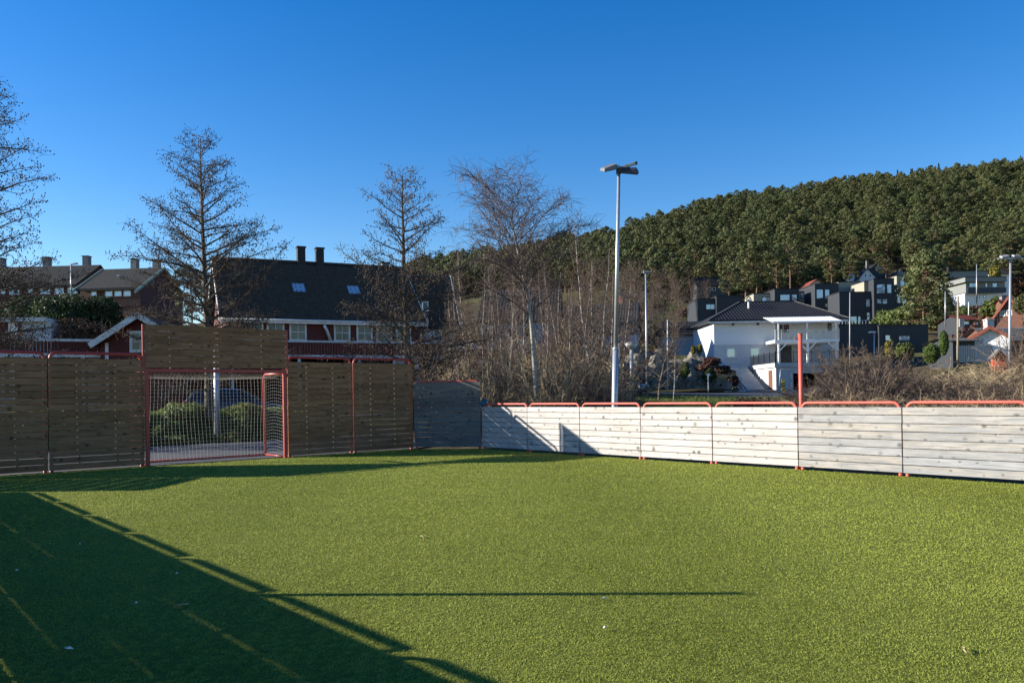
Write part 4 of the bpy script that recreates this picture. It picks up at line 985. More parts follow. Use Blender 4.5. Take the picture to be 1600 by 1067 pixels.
# terrace slab and garage
ga, gb = lx(1213, 72), lx(1312, 72); zg = tz(colx(1230, 72), 72) - .3
ob('terrace_slab', MB().box(ga - .15, gb + .1, -8.15, 1.55, zT - .38, zT), M['concrete'], t)
ob('garage_wall', MB().box(ga, ga + .25, -8, -.02, zg, zT - .381), M['concrete'], t)
ob('garage_wall', MB().box(ga + .25, lx(1240, 72), -7.99, -7.75, zg, zT - .382), M['concrete'], t)
ob('garage_wall', MB().box(gb - .25, gb, -8, -.02, zg, zT - .381), M['concrete'], t)
ob('garage_lintel', MB().box(lx(1240, 72), gb - .25, -7.985, -7.75, zT - .95, zT - .383), M['concrete'], t)
ob('garage_back', MB().box(ga + .26, gb - .26, -.3, -.05, zg, zT - .384), M['concrete_dark'], t)
ob('side_door', MB().box(ga - .04, ga, -7.0, -6.0, zg, zg + 2.2), M['brown_wall'], t)
rl = MB()
for x0_, y0_, x1_, y1_ in ((ga, -7.9, gb, -7.9), (ga, -7.9, ga, -.4)):
    for z_ in (.1, .95): rl.bar((x0_, y0_, zT + z_), (x1_, y1_, zT + z_), .04, .04)
    n = int(math.hypot(x1_ - x0_, y1_ - y0_) / .16)
    for i in range(n + 1): rl.bar((x0_ + (x1_ - x0_) * i / n, y0_ + (y1_ - y0_) * i / n, zT), (x0_ + (x1_ - x0_) * i / n, y0_ + (y1_ - y0_) * i / n, zT + (1.1 if i % 10 == 0 else .93)), .022 if i % 10 else .06, .022 if i % 10 else .06)
ob('terrace_rail', rl, M['lamp_black'], t)
sw = thing('stairway', 'concrete stairway with pale sloping rail going down beside the garage', 'stairs', (X0, ZW, 0), 0)
xs0, xs1 = ga - 2.6, ga - .6
for k in range(12): ob('step', MB().box(xs0, xs1, -7.6 + k * .6, -7.0 + k * .6, zg, zg + .3 + k * (zT - zg) / 12), M['concrete'], sw)
ob('rail', MB().bar((xs0, -8, zg + .5), (xs0 - .3, -.6, zT + .5), .12, .2), M['white_dirty'], sw)
ob('side_wall', MB().add([(xs0 - .05, -7.8, zg), (xs0 - .05, -.4, zg), (xs0 - .05, -.4, zT), (xs0 - .25, -7.8, zg), (xs0 - .25, -.4, zg), (xs0 - .25, -.4, zT)], [(0, 1, 2), (5, 4, 3), (0, 2, 5, 3), (0, 3, 4, 1), (1, 4, 5, 2)]), M['concrete'], sw)
# construction fence frames
for xa_, xb_, lab in ((1137, 1159, 'light tubular site fence frame standing left of the garage stairway'), (1217, 1238, 'light tubular site fence frame in front of the garage wall')):
    q = Vector((colx(xa_, 68), 68, 0)); q.z = tz(q.x, q.y); w2 = (xb_ - xa_) / px(68); h2 = 1.95
    tf = thing('site_fence', lab, 'fence', q, 0); fm = MB()
    fm.tube([(0, 0, 0), (.18, 0, h2), (w2 - .1, 0, h2), (w2 + .05, 0, 0)], .035, 6); fm.tube([(.1, 0, h2 * .52), (w2, 0, h2 * .52)], .02, 6); ob('frame', fm, M['galv'], tf, True)
    ob('foot', MB().box(-.3, .3, -.12, .12, 0, .14), M['white_dirty'], tf); ob('foot', MB().box(w2 - .3, w2 + .3, -.12, .12, 0, .14), M['white_dirty'], tf)
# chevron board, small sign
q = Vector((colx(1224, 66), 66, 0)); q.z = tz(q.x, q.y) + .05
tc = thing('marker_board', 'narrow road marker board with black and yellow diagonal stripes by the garage', 'sign', q, R(-8))
ob('plate', MB().box(-.14, .14, 0, .03, 0, 1.05), painted('chev_yellow', (.75, .52, .02), .5), tc)
for k in range(4):
    z_ = .05 + k * .27; ob('stripe', MB().add([(-.14, -.004, z_), (.14, -.004, z_ + .2), (.14, -.004, z_ + .33 if k < 3 else z_ + .19), (-.14, -.004, z_ + .13)], [(0, 1, 2, 3)]), M['lamp_black'], tc)
q = Vector((colx(1107, 48), 48, 0)); q.z = tz(q.x, q.y)
tc = thing('road_sign', 'thin grey post with a small pale plate at the road edge', 'sign', q); ob('post', MB().tube([(0, 0, -.1), (0, 0, 1.55)], .025, 8), M['galv'], tc, True); ob('plate', MB().box(-.09, .12, -.03, -.026, 1.42, 1.56), M['white'], tc)
# stone wall and boulders in the garden slope
Zs = 66; tw = thing('stone_wall', 'low dry-stone wall along the road below the white house', 'wall', (0, 0, 0)); random.seed(4)
for r_ in range(3):
    x = 1014 + r_ * 3
    while x < 1140:
        wpx = random.uniform(6, 13); Zq = Zs - (x - 1014) * .012; q = at(x + wpx / 2, 606 - 4.6 * r_ - 2.3 + (x - 1014) * .02, Zq); sx = wpx / px(Zq) * .96; sz = 4.6 / px(Zq) * .98
        rg = np.random.default_rng(int(x * 7 + r_)); mb = MB().box(-sx / 2, sx / 2, -.3, .25, -sz / 2, sz / 2); mb.v = [tuple(np.array(v) + rg.normal(0, .025, 3)) for v in mb.v]
        ob('stone', mb, M['stone'], tw, loc=q); x += wpx
bmx = []
for k in range(5):
    bm = bmesh.new(); bmesh.ops.create_icosphere(bm, subdivisions=2, radius=1); rg = np.random.default_rng(k)
    pl = rg.normal(0, 1, (9, 3)); pl /= np.linalg.norm(pl, axis=1, keepdims=True)
    for v in bm.verts:
        c = np.array(v.co); d = (pl @ c).max(); c = c * (1.0 / max(d * 1.12, .8)) + rg.normal(0, .03, 3); v.co = Vector(c)
    me = bpy.data.meshes.new('boulder'); bm.to_mesh(me); bm.free(); me.materials.append(M['stone']); bmx.append(me)
for i in range(40):
    x = random.uniform(972, 1112); y = random.uniform(551, 593) if x < 1075 else random.uniform(562, 590); Z = 70 - (y - 550) * .05
    r_ = random.uniform(.35, .85); o = link('boulder', bmx[i % 5], None, None, at(x, y, Z), (random.random() * 3, random.random() * 3, random.random() * 6), (r_ * random.uniform(.9, 1.5), r_, r_ * .8))
    tag(o, 'grey-brown boulder in the rock garden above the stone wall', 'boulder', 'boulders of the rock garden')
rock = MB(); V = []; nxx, nyy = 40, 12
gxs = np.linspace(960, 1150, nxx); rg = np.random.default_rng(3)
Vv = [tuple(at(x, 607 - j / (nyy - 1) * (52 - max(0, x - 1080) * .35), 66.5 + j * .9 + rg.normal(0, .12))) for j in range(nyy) for x in gxs]
Fc = [(j * nxx + i, j * nxx + i + 1, (j + 1) * nxx + i + 1, (j + 1) * nxx + i) for j in range(nyy - 1) for i in range(nxx - 1)]
tag(link('rock_slope', np_mesh('rock_slope', Vv, Fc, smooth=True), M['ground']), None, kind='structure')
# garden shrubs
def blob(name, lab, x, y_b, Z, w_px, h_px, m, seed, n=1400, qs=.10, cat='shrub', power=.3, group=None, noise=.1):
    sx, sz = w_px / px(Z), h_px / px(Z)
    me = meshT(name, leaf_blob(seed, (sx, sx * .9, sz), n, qs, noise, power), M[m]); o = link(name, me, None, None, at(x, y_b, Z)); return tag(o, lab, cat, group)
blob('garden_shrub', 'round yellow-green shrub above the stone wall', 1069, 590, 64.5, 18, 22, 'shrub_green', 1)
blob('garden_shrub', 'dark green shrub beside the small road sign', 1108, 597, 64.3, 22, 20, 'hedge', 2)
blob('dwarf_conifer', 'golden dwarf conifer nearest the white house corner', 1093, 553, 68, 8, 15, 'shrub_yellow', 3, 600); blob('dwarf_conifer', 'golden dwarf conifer beside the bungalow wall', 1083.5, 553, 68, 7, 12, 'shrub_yellow', 4, 600)
for k, (x, y, w_, h_) in enumerate(((1112, 567, 26, 12), (1128, 580, 26, 12), (1146, 598, 18, 14), (1098, 575, 20, 10))): blob('rust_shrub', 'rust-brown creeping shrub on the slope left of the garage stairway', x, y + 4, 67 + k * .3, w_, h_, 'shrub_rust', 10 + k, 1500, .10, group='rust-brown shrubs on the house slope')
blob('globe_thuja', 'bright green globe-shaped thuja beside the cone-shaped one', 1455, 568, 62, 26, 31, 'thuja', 21, 3000, .07, 'shrub', .2, noise=.07); blob('cone_thuja', 'slim cone-shaped green thuja next to the globe-shaped one', 1475, 556, 66, 14, 40, 'thuja', 22, 2400, .07, 'shrub', .3, noise=.03)
blob('garden_shrub', 'yellow-green leafy shrub in front of the low black house', 1413, 560, 60, 26, 24, 'shrub_green', 23); blob('garden_shrub', 'pale straw-coloured bush in front of the black house window', 1390, 558, 64, 13, 26, 'shrub_yellow', 24, 700)
blob('broad_bush', 'broad olive-green bush above the low black house', 1408, 515, 118, 72, 34, 'shrub_green', 25, 4200, .2, 'bush'); blob('broad_bush', 'olive bush below the brown gabled house roof', 1555, 500, 118, 40, 34, 'shrub_green', 26, 2600, .2, 'bush')
blob('broad_bush', 'green bush leaning over the red roof edge', 1598, 490, 104, 26, 30, 'pine', 27, 2000, .18, 'bush'); blob('broad_bush', 'dark purple-brown bush between the grey house and brown gable', 1540, 512, 122, 30, 34, 'shrub_rust', 28, 2600, .2, 'bush')
blob('broad_bush', 'yellow-leaved bush on the grey house roof terrace edge', 1555, 436, 184, 16, 20, 'shrub_yellow', 29, 900, .25, 'bush'); blob('broad_bush', 'rust-coloured tree crown beyond the grey house', 1596, 470, 190, 22, 45, 'shrub_rust', 30, 1600, .3, 'bush')
# ------------------------------------------------------------------ dark terraced houses on the slope
def flat_house(label, Z, blocks, wins, name='flat_roofed_house'):
    """blocks: (x0, x1, y_top, y_bottom, setback, depth, wall material)"""
    xa = blocks[0][0]; p = Vector((colx(xa, Z), Z, 0)); t = thing(name, label, 'house', p, 0)
    for (x0, x1, yt, yb, sb, dp, m) in blocks:
        a, b = colx(x0, Z + sb) - p.x, colx(x1, Z + sb) - p.x; z1 = at((x0 + x1) / 2, yt, Z + sb).z; z0 = at((x0 + x1) / 2, yb, Z + sb).z
        ob('wall', MB().box(a, b, sb, sb + dp, z0, z1), M[m], t); ob('roof_edge', MB().box(a - .06, b + .06, sb - .06, sb + dp + .06, z1 + .001, z1 + .14), M['tile_black'], t)
    for wn_ in wins:
        x0, x1, y0, y1, sb = wn_[:5]; nx = wn_[5] if len(wn_) > 5 else 1
        a, b = colx(x0, Z + sb) - p.x, colx(x1, Z + sb) - p.x
        window(t, a, b, at(x0, y1, Z + sb).z, at(x0, y0, Z + sb).z, sb - .004, nx, 1, .08, 'lamp_black', 'glass_bright')
    return t
flat_house('black cube house stepping down with beige roof room, above the white hip roof', 140, [(1213, 1251, 452, 510, 0, 8, 'dark_clad'), (1180, 1213, 459, 500, 2.5, 5, 'beige_clad'), (1251, 1276, 456, 505, 3, 5, 'beige_clad')],
           ((1221, 1237, 460, 470, 0), (1239, 1248, 460, 470, 0), (1193, 1209, 464, 473, 2.5, 2), (1253, 1265, 457, 467, 3, 2)))
flat_house('black cube house with tall double window next to the slim pale pole', 138, [(1276, 1313, 444, 515, 0, 9, 'dark_clad'), (1313, 1348, 441, 500, 4, 5, 'beige_clad')], ((1278, 1289, 452, 467, 0), (1291, 1299, 452, 467, 0), (1291, 1299, 474, 480, 0), (1337, 1347, 447, 455, 4)))
flat_house('largest black cube house with square picture window and beige penthouse', 132, [(1368, 1400, 436, 520, 0, 9, 'dark_clad'), (1314, 1368, 457, 525, 1.0, 8, 'dark_clad'), (1400, 1425, 449, 520, .6, 8, 'dark_clad'), (1353, 1368, 440, 457, 2, 5, 'beige_clad'), (1404, 1420, 431, 449, 3, 5, 'beige_clad')],
           ((1372, 1386, 444, 459, 0), (1388, 1396, 444, 458.5, 0), (1355, 1362, 467, 480, 1), (1372, 1380, 467, 475, 0), (1381, 1389, 467, 475, 0), (1404, 1410, 461, 474, .6), (1411, 1419, 461, 474, .6), (1409, 1417, 438, 447, 3), (1356, 1362, 488, 500, 1), (1330, 1341, 494, 507, 1), (1342, 1347, 494, 507, 1)))
flat_house('low black house with bright window behind the white house ridge', 120, [(1122, 1163, 463, 500, 0, 8, 'dark_clad'), (1092, 1122, 468, 505, .8, 7, 'dark_clad')], ((1105, 1120, 475, 484, .8, 2),))
flat_house('long low black house with blank front behind the thujas', 95, [(1375, 1452, 509, 560, 0, 8, 'dark_clad'), (1312, 1375, 508, 560, .5, 8, 'dark_clad')], ((1384, 1393, 523, 533, 0), (1405, 1424, 524, 533, 0)))
t = thing('terrace_railing', 'pale glass and steel railing on the black house terrace', 'railing', (colx(1318, 96), 96, at(1318, 508, 96).z)); rl = MB()
w2 = 42 / px(96); rl.box(0, w2, 0, .04, .5, .55); [rl.box(k * w2 / 8, k * w2 / 8 + .04, 0, .04, 0, .5) for k in range(9)]; ob('rail', rl, M['white_dirty'], t)
simple_house('far dark house with long low roof among the pines', 1092, 1142, 195, 8, 462, 446, 434, 'navy_clad', 'tile_dark', 0, 'x', ((1108, 1114, 449, 454), (1116, 1121, 449, 454)))
simple_house('small red-walled house with dark roof far behind the floodlight pole', 975, 1012, 150, 7, 480, 464, 456, 'redbrown_wall', 'tile_grey', 0, 'x', ((980, 986, 466, 472), (1000, 1006, 466, 472)))
t = flat_house('grey tiered house with dark roof bands and white base on the slope', 170, [(1512, 1573, 440, 458, 0, 9, 'grey_clad'), (1511, 1576, 433, 440, -1.0, 10, 'grey_clad'), (1510, 1570, 458, 480, .3, 8.7, 'white_siding'), (1484, 1546, 424, 434, 6, 8, 'grey_clad'), (1485, 1512, 440, 475, 7.5, 5, 'white_siding')],
           ((1517, 1531, 442, 449, 0, 2), (1542, 1546, 442, 449, 0), (1553, 1561, 442, 449, 0), (1530, 1533, 461, 466, .3), (1539, 1543, 461, 466, .3)))
ob('balcony_front', MB().box(colx(1515, 168) - t.location.x, colx(1575, 168) - t.location.x, -2.0, -1.9, at(1540, 457.5, 168).z, at(1540, 449.5, 168).z), M['navy_clad'], t)
chimney(t, 2.0, 10, at(1510, 424, 180).z - .2, at(1510, 417, 180).z, .8, 'tile_black')
# brown and white gables on the right
simple_house('brown gabled house with red verge boards and two white windows', 1553, 1588, 108, 9, 512, 500, 467, 'brown_wall', 'tile_red', R(-38), 'y', ((1562.5, 1570, 486, 495, 2), (1571.5, 1579, 485.5, 494.5, 2)), 'white', 'glass', 'verge_red', .5)
simple_house('wing with red tiled roof behind the brown gable', 1590, 1640, 112, 8, 510, 492, 468, 'brown_wall', 'tile_red', 0, 'x', (), chim=((.6, 4, .5),))
simple_house('small dark cottage with red roof and pale window', 1507, 1533, 100, 6, 512, 500, 493.5, 'dark_clad', 'tile_red', 0, 'x', ((1509, 1516, 502, 507), (1524, 1530, 502, 507)), 'white_dirty', 'glass_bright')
simple_house('white cottage with broad brown verge boards and low gable', 1519, 1563, 68, 5, 550, 530, 514, 'white_siding', 'felt_grey', R(-28), 'y', ((1531, 1536, 529, 535), (1528, 1532, 538, 542)), 'white_dirty', 'glass', 'verge_red', .25)
simple_house('long low wing with grey felt roof joined to the white cottage', 1556, 1640, 73, 6, 556, 531, 513, 'brown_wall', 'felt_grey', 0, 'x', (), chim=())
simple_house('dark wooden lean-to beside the white cottage', 1490, 1524, 67, 4, 552, 533, 530, 'dark_clad', 'felt_grey', 0, 'x')
t = thing('chimney_stack', 'pale chimney stack beside the white cottage roof', 'chimney', at(1545, 514, 70)); ob('stack', MB().box(-.3, .3, -.3, .3, -1.2, .75), M['concrete'], t); ob('cap', MB().box(-.36, .36, -.36, .36, .751, .85), M['concrete'], t)
for xa, xb, ya, ye, yb, lab in ((1552.5, 1569, 549, 560, 590, 'narrow bright red wooden hut with pale gable trim in the brambles'), (1594, 1612, 560, 571, 588, 'bright red wooden hut half hidden by twigs beyond the lamp post')):
    simple_house(lab, xa, xb, 46, .9, yb, ye, ya, 'hut_red' if 'hut_red' in M else M.setdefault('hut_red', siding('hut_red', (.50, .085, .045), (.40, .07, .04), .1, True, .01)) and 'hut_red', 'felt_grey', R(-24), 'y', (), verge=None, oh=.08, name='red_hut', cat='hut')
# pale fence in front of cottage
t = thing('picket_fence', 'low grey fence in front of the white cottage', 'fence', at(1495, 560, 60))
for k in range(16): ob('picket', MB().box(k * .17, k * .17 + .13, 0, .03, -.3, .95), M['lamp_grey'], t)
# far white houses above
simple_house('far white gabled house at the forest edge', 1346, 1371, 225, 9, 446, 434, 420, 'white_siding', 'tile_grey', 0, 'y', ((1354, 1357, 428, 433), (1361, 1364, 428, 433)))
simple_house('far dark gabled house with pale chimney at the forest edge', 1362, 1390, 240, 9, 440, 424, 411, 'navy_clad', 'tile_dark', 0, 'y', ((1371, 1379, 417, 421, 2),), chim=((.6, 3, 1.2),))
simple_house('far small white cottage among the pines beyond the black houses', 1326, 1339, 228, 6, 440, 431, 425, 'white', 'tile_grey', 0, 'y'); simple_house('far pale blue-grey gable beside the clearing', 1404, 1419, 232, 7, 445, 430, 421, 'grey_wall', 'tile_dark', 0, 'y')
simple_house('far orange-roofed cottage behind the black cube houses', 1270, 1288, 190, 7, 452, 444, 437, 'white', 'tile_red', 0, 'y', verge='verge_red'); simple_house('far white cottage behind the yellow bush', 1566, 1580, 200, 7, 436, 428, 420, 'white', 'tile_grey', 0, 'x')

# ------------------------------------------------------------------ masts, lamps and poles
q = at(958, 640, 18.9); q.z = 0; top = at(967, 268, 18.9)
t = thing('floodlight_mast', 'tall grey floodlight mast with angled floodlights behind the sunlit fence', 'floodlight', q)
lv = top - q
def along(f): return lv * f
zs_ = (at(958, 545, 18.9).z) / lv.z
ob('lower_pole', MB().tube([along(-.01), along(zs_)], .072, 16), M['galv'], t, True); ob('collar', MB().tube([along(zs_ - .004), along(zs_ + .004)], .076, 16), M['galv'], t, True)
ob('upper_pole', MB().tube([along(zs_), along(1.0)], [.052, .036], 16), M['galv'], t, True)
T_ = along(1.0)
ob('head_bracket', MB().box(-.06, .06, -.06, .06, -.05, .09).box(-.22, .26, -.03, .03, .05, .09).tube([(0, 0, .09), (.02, 0, .13), (-.02, 0, .15)], .008, 6), M['lamp_black'], t, loc=T_)
M['lamp_mid'] = painted('lamp_mid', (.16, .165, .17), .5, .4, .4, 20)
def flood(loc, rot, light):
    f = MB().add([(-.21, -.16, 0), (.21, -.16, 0), (.21, .16, 0), (-.21, .16, 0), (-.17, -.11, .07), (.13, -.11, .11), (.13, .11, .11), (-.17, .11, .07)], [(3, 2, 1, 0), (4, 5, 6, 7), (0, 1, 5, 4), (1, 2, 6, 5), (2, 3, 7, 6), (3, 0, 4, 7)])
    o = ob('floodlight', f, M['lamp_mid'] if light else M['lamp_black'], t, loc=loc, rot=rot, bevel=.015)
    ob('lens', MB().box(-.18, .18, -.13, .13, -.012, -.002), M['glass'], o); return o
flood(T_ + Vector((-.21, .0, .05)), (R(22), R(-14), R(10)), True); flood(T_ + Vector((.26, .0, -.03)), (R(28), R(8), R(-8)), False)
bar3 = ob('light_bar', MB().box(-.19, .19, -.05, .05, -.035, .035), M['galv'], t, loc=T_ + Vector((.22, .12, .16)), rot=(R(10), R(-15), R(-6)), bevel=.01); ob('end_cap', MB().box(.191, .24, -.045, .045, -.034, .034), M['lamp_black'], bar3)
# mushroom park lamp
q = base_at(988, 41); t = thing('park_lamp', 'park lamp with round post and wide glass bowl beside the mast', 'lamp', q); h2 = at(988, 546, 41).z - q.z
ob('post', MB().tube([(0, 0, -.1), (0, 0, h2)], .10, 12), M['lamp_grey'], t, True); ob('bowl', MB().tube([(0, 0, h2 - .02), (0, 0, h2 + .08), (0, 0, h2 + .26), (0, 0, h2 + .3)], [.10, .2, .34, .32], 20), M['white_dirty'], t, True); ob('lid', MB().tube([(0, 0, h2 + .301), (0, 0, h2 + .36)], [.35, .3], 20), M['lamp_grey'], t, True)
def pole(name, lab, x, y_t, Z, r0, r1, mat_, head=None, cat='pole', y_b=None, xt=None):
    q = base_at(x, Z) if y_b is None else at(x, y_b, Z); tp = at(xt if xt else x, y_t, Z) - q; t = thing(name, lab, cat, q)
    ob('shaft', MB().tube([(0, 0, -.2), tuple(tp)], [r0, r1], 10), M[mat_], t, True)
    if head == 'arm':
        ob('lamp_head', MB().add([(-.05, -.12, 0), (.6, -.14, .06), (.6, .14, .06), (-.05, .12, 0), (0, -.08, .1), (.5, -.1, .2), (.5, .1, .2), (0, .08, .1)], [(3, 2, 1, 0), (4, 5, 6, 7), (0, 1, 5, 4), (1, 2, 6, 5), (2, 3, 7, 6), (3, 0, 4, 7)]), M['lamp_grey'], t, loc=tp)
    if head == 'left':
        ob('lamp_head', MB().box(-.55, .12, -.13, .13, 0, .14), M['white_dirty'], t, loc=tp, bevel=.04)
    if head == 'small': ob('lamp_head', MB().box(-.15, .35, -.1, .1, 0, .1), M['lamp_grey'], t, loc=tp, bevel=.03)
    if head == 'flood':
        for s2 in (-1, 1): ob('floodlight', MB().box(-.16, .16, -.1, .1, -.05, .05), M['lamp_grey'], t, loc=tp + Vector((s2 * .24, 0, .1)), rot=(R(25), R(8 * s2), 0), bevel=.03)
        ob('crossarm', MB().box(-.5, .5, -.03, .03, 0, .05), M['galv'], t, loc=tp)
    if head == 'fuse': ob('fuse_box', MB().box(-.05, .28, -.25, -.1, -2.3, -1.7), M['lamp_grey'], t, loc=tp)
    return t
pole('street_lamp', 'slim grey street lamp with small head between mast and white house', 1011, 427, 46, .07, .045, 'galv', 'small', 'street lamp', xt=1009)
pole('flag_pole', 'thin white flagpole by the road in front of the boulders', 1043, 500, 56, .045, .035, 'white_dirty', None, 'flagpole')
pole('street_lamp', 'street lamp with rounded head in front of the terrace row roof', 111, 414, 70, .08, .05, 'galv', 'arm', 'street lamp', 475)
pole('slim_pole', 'slim pale pole rising beside the white house canopy', 1328, 457, 76, .055, .045, 'lamp_grey', None, 'pole')
pole('slim_pole', 'slim grey pole in front of the big pine', 1477, 456, 100, .08, .06, 'galv', None, 'pole', 508)
pole('slim_pole', 'tall thin pole in front of the grey tiered house', 1526, 413, 125, .09, .06, 'galv', None, 'pole', 480)
pole('slim_pole', 'short slim pole beside the dark cottage with red roof', 1513.5, 472, 105, .07, .05, 'white_dirty', None, 'pole', 495)
pole('utility_pole', 'wooden utility pole with grey box above the brambles', 1497, 463, 60, .085, .07, 'batten', 'fuse', 'utility pole')
pole('street_lamp', 'low street lamp with pale head in front of the low black house', 1366, 520, 78, .07, .06, 'galv', 'left', 'street lamp')
pole('floodlight_pole', 'grey pole with twin floodlights standing among the brambles', 1577, 405, 32, .06, .04, 'galv', 'flood', 'floodlight', xt=1579)
pole('steel_post', 'plain galvanised square-looking post on the bank behind the goal net', 338, 545, 26.2, .09, .09, 'galv', None, 'post')

# ------------------------------------------------------------------ cars
def car(label, loc, rz, paint, name='parked_car'):
    t = thing(name, label, 'car', loc, rz)
    # stations along x (rear 0 .. front 4.2): half width, sill z, belt z
    st = [(0.0, .72, .42, .95), (.10, .82, .30, 1.0), (.5, .86, .24, 1.0), (1.4, .88, .22, .97), (2.6, .88, .22, .93), (3.3, .86, .24, .86), (3.9, .80, .28, .76), (4.15, .70, .36, .66), (4.2, .62, .42, .58)]
    V, Fc = [], []; prof = lambda hw, zl, zb: [(-hw * .92, zl), (-hw, zl + .12), (-hw * 1.0, (zl + zb) / 2 + .05), (-hw * .95, zb), (-hw * .6, zb + .03), (hw * .6, zb + .03), (hw * .95, zb), (hw, (zl + zb) / 2 + .05), (hw, zl + .12), (hw * .92, zl)]
    for x, hw, zl, zb in st: V += [(x, y, z) for y, z in prof(hw, zl, zb)]
    n = 10
    for i in range(len(st) - 1):
        for k in range(n): Fc.append((i * n + k, (i + 1) * n + k, (i + 1) * n + (k + 1) % n, i * n + (k + 1) % n))
    Fc += [tuple(range(n)), tuple((len(st) - 1) * n + k for k in reversed(range(n)))]
    ob('body', MB().add(V, Fc), M[paint], t, True)
    gs = [(.12, .78, .99, 1.0), (.38, .70, .99, 1.33), (.75, .62, .99, 1.43), (1.6, .62, .97, 1.47), (2.2, .61, .95, 1.42), (2.75, .66, .93, 1.14), (3.1, .74, .90, .92)]
    V, Fc, Vr, Fr = [], [], [], []
    for x, hw, zb, zr in gs: V += [(x, -.82, zb - .02), (x, -hw, zr - .03), (x, hw, zr - .03), (x, .82, zb - .02)]
    for i in range(len(gs) - 1):
        for k in range(3): Fc.append((i * 4 + k, (i + 1) * 4 + k, (i + 1) * 4 + k + 1, i * 4 + k + 1))
    Fc += [(0, 1, 2, 3)]; ob('window_glass', MB().add(V, Fc), M['glass'], t, True)
    for x, hw, zb, zr in gs[1:6]: Vr += [(x, -hw * 1.0, zr - .025), (x, -hw * .8, zr + .02), (x, hw * .8, zr + .02), (x, hw * 1.0, zr - .025)]
    Vr[16:] = [(2.25, -.6, 1.40), (2.25, -.5, 1.43), (2.25, .5, 1.43), (2.25, .6, 1.40)]
    for i in range(4):
        for k in range(3): Fr.append((i * 4 + k, (i + 1) * 4 + k, (i + 1) * 4 + k + 1, i * 4 + k + 1))
    ob('roof', MB().add(Vr, Fr), M[paint], t, True)
    for s2 in (-1, 1):
        pl = MB(); pl.bar((.12, s2 * .80, 1.0), (.42, s2 * .70, 1.34), .06, .10).bar((1.5, s2 * .83, .97), (1.5, s2 * .64, 1.45), .05, .07).bar((3.1, s2 * .77, .92), (2.25, s2 * .63, 1.42), .05, .06); ob('pillar', pl, M[paint], t)
        ob('tail_light', MB().box(-.02, .16, s2 * .66 - .14, s2 * .66 + .14, .78, .98), M['tail_red'], t, bevel=.03); ob('headlight', MB().box(3.88, 4.14, s2 * .62 - .12, s2 * .62 + .12, .56, .70), M['white'], t, bevel=.03)
        for x in (.78, 3.35):
            w2 = ob('wheel', MB().tube([(x, s2 * .70, .31), (x, s2 * .90, .31)], .31, 20), M['lamp_black'], t, True); ob('rim', MB().tube([(x, s2 * .895, .31), (x, s2 * .91, .31)], .20, 14), M['galv'], w2)
        ob('mirror', MB().box(2.65, 2.78, s2 * .92 - .09, s2 * .92 + .09, .93, 1.05), M[paint], t, bevel=.02)
    return t
M['tail_red'] = painted('tail_red', (.5, .02, .015), .2); M['car_silver'] = painted('car_silver', (.06, .08, .11), .3, .06, .5, 3, .3); M['car_white'] = painted('car_white', (.62, .63, .65), .25, .06, .6, 3); M['car_blue'] = painted('car_blue', (.05, .08, .15), .25, .1, .6, 3, .3)
q = base_at(287, 33); car('silver-blue hatchback parked behind the bank, seen through the goal net', (q.x, q.y, q.z + .03), R(22), 'car_silver')
q = base_at(842, 43); car('white hatchback parked behind the birch thicket', (q.x, q.y, q.z + .02), R(-50), 'car_white'); q = base_at(905, 48); car('dark blue hatchback parked behind the thicket near the mast', (q.x, q.y, q.z + .02), R(-30), 'car_blue')
# small things
tag(link('blue_bag', meshT('blue_bag', leaf_blob(77, (.16, .12, .24), 160, .05, .25, .3), painted('bag_blue', (.06, .22, .36), .4)), None, None, pf(HW + .03, CH + .04, 1.07)), 'crumpled blue plastic bag stuck on the fence corner', 'bag')
random.seed(9)
for x, y, s2 in ((107, 1013, .026), (26, 891, .016), (125, 850, .010), (213, 942, .014), (276, 896, .010), (944, 935, .015), (945, 981, .010)):
    d = (c_f + c_r * ((x - 800) / FPX) + c_u * ((618 - y) / FPX)); g_ = Vector((0, 0, CAMH)) + d * (-(CAMH - .02) / d.z)
    mb = MB().add([(-s2, -s2 * .5, 0), (s2 * .3, -s2 * .7, .006), (s2, -.1 * s2, .0), (s2 * .6, s2 * .6, .008), (-s2 * .4, s2 * .5, .003), (-s2 * .3, 0, .016), (s2 * .3, .1 * s2, .012)], [(0, 1, 5), (1, 6, 5), (1, 2, 6), (2, 3, 6), (3, 4, 5, 6), (4, 0, 5), (4, 3, 2, 1, 0)])
    tag(ob('paper_scrap', mb, M['white'], loc=g_, rot=(0, 0, random.random() * 6)), 'tiny white paper scrap lying on the turf', 'litter', 'paper scraps on the turf')
for x, y, r_, lab in ((283, 945, .5, 'short brown stick lying on the shaded turf'), (660, 838, 2.0, 'dark dry leaf stalk lying on the sunlit turf'), (1508, 1015, 1.2, 'small brown twig lying on the sunlit turf')):
    d = (c_f + c_r * ((x - 800) / FPX) + c_u * ((618 - y) / FPX)); g_ = Vector((0, 0, CAMH)) + d * (-(CAMH - .022) / d.z); L = .05
    tag(ob('stick', MB().tube([(-L, 0, 0), (-L * .2, .006, .004), (L * .4, -.004, .006), (L, .004, 0)], [.003, .005, .005, .003], 6), M['twig_straw'], loc=g_, rot=(0, 0, r_), smooth=True), lab, 'stick')

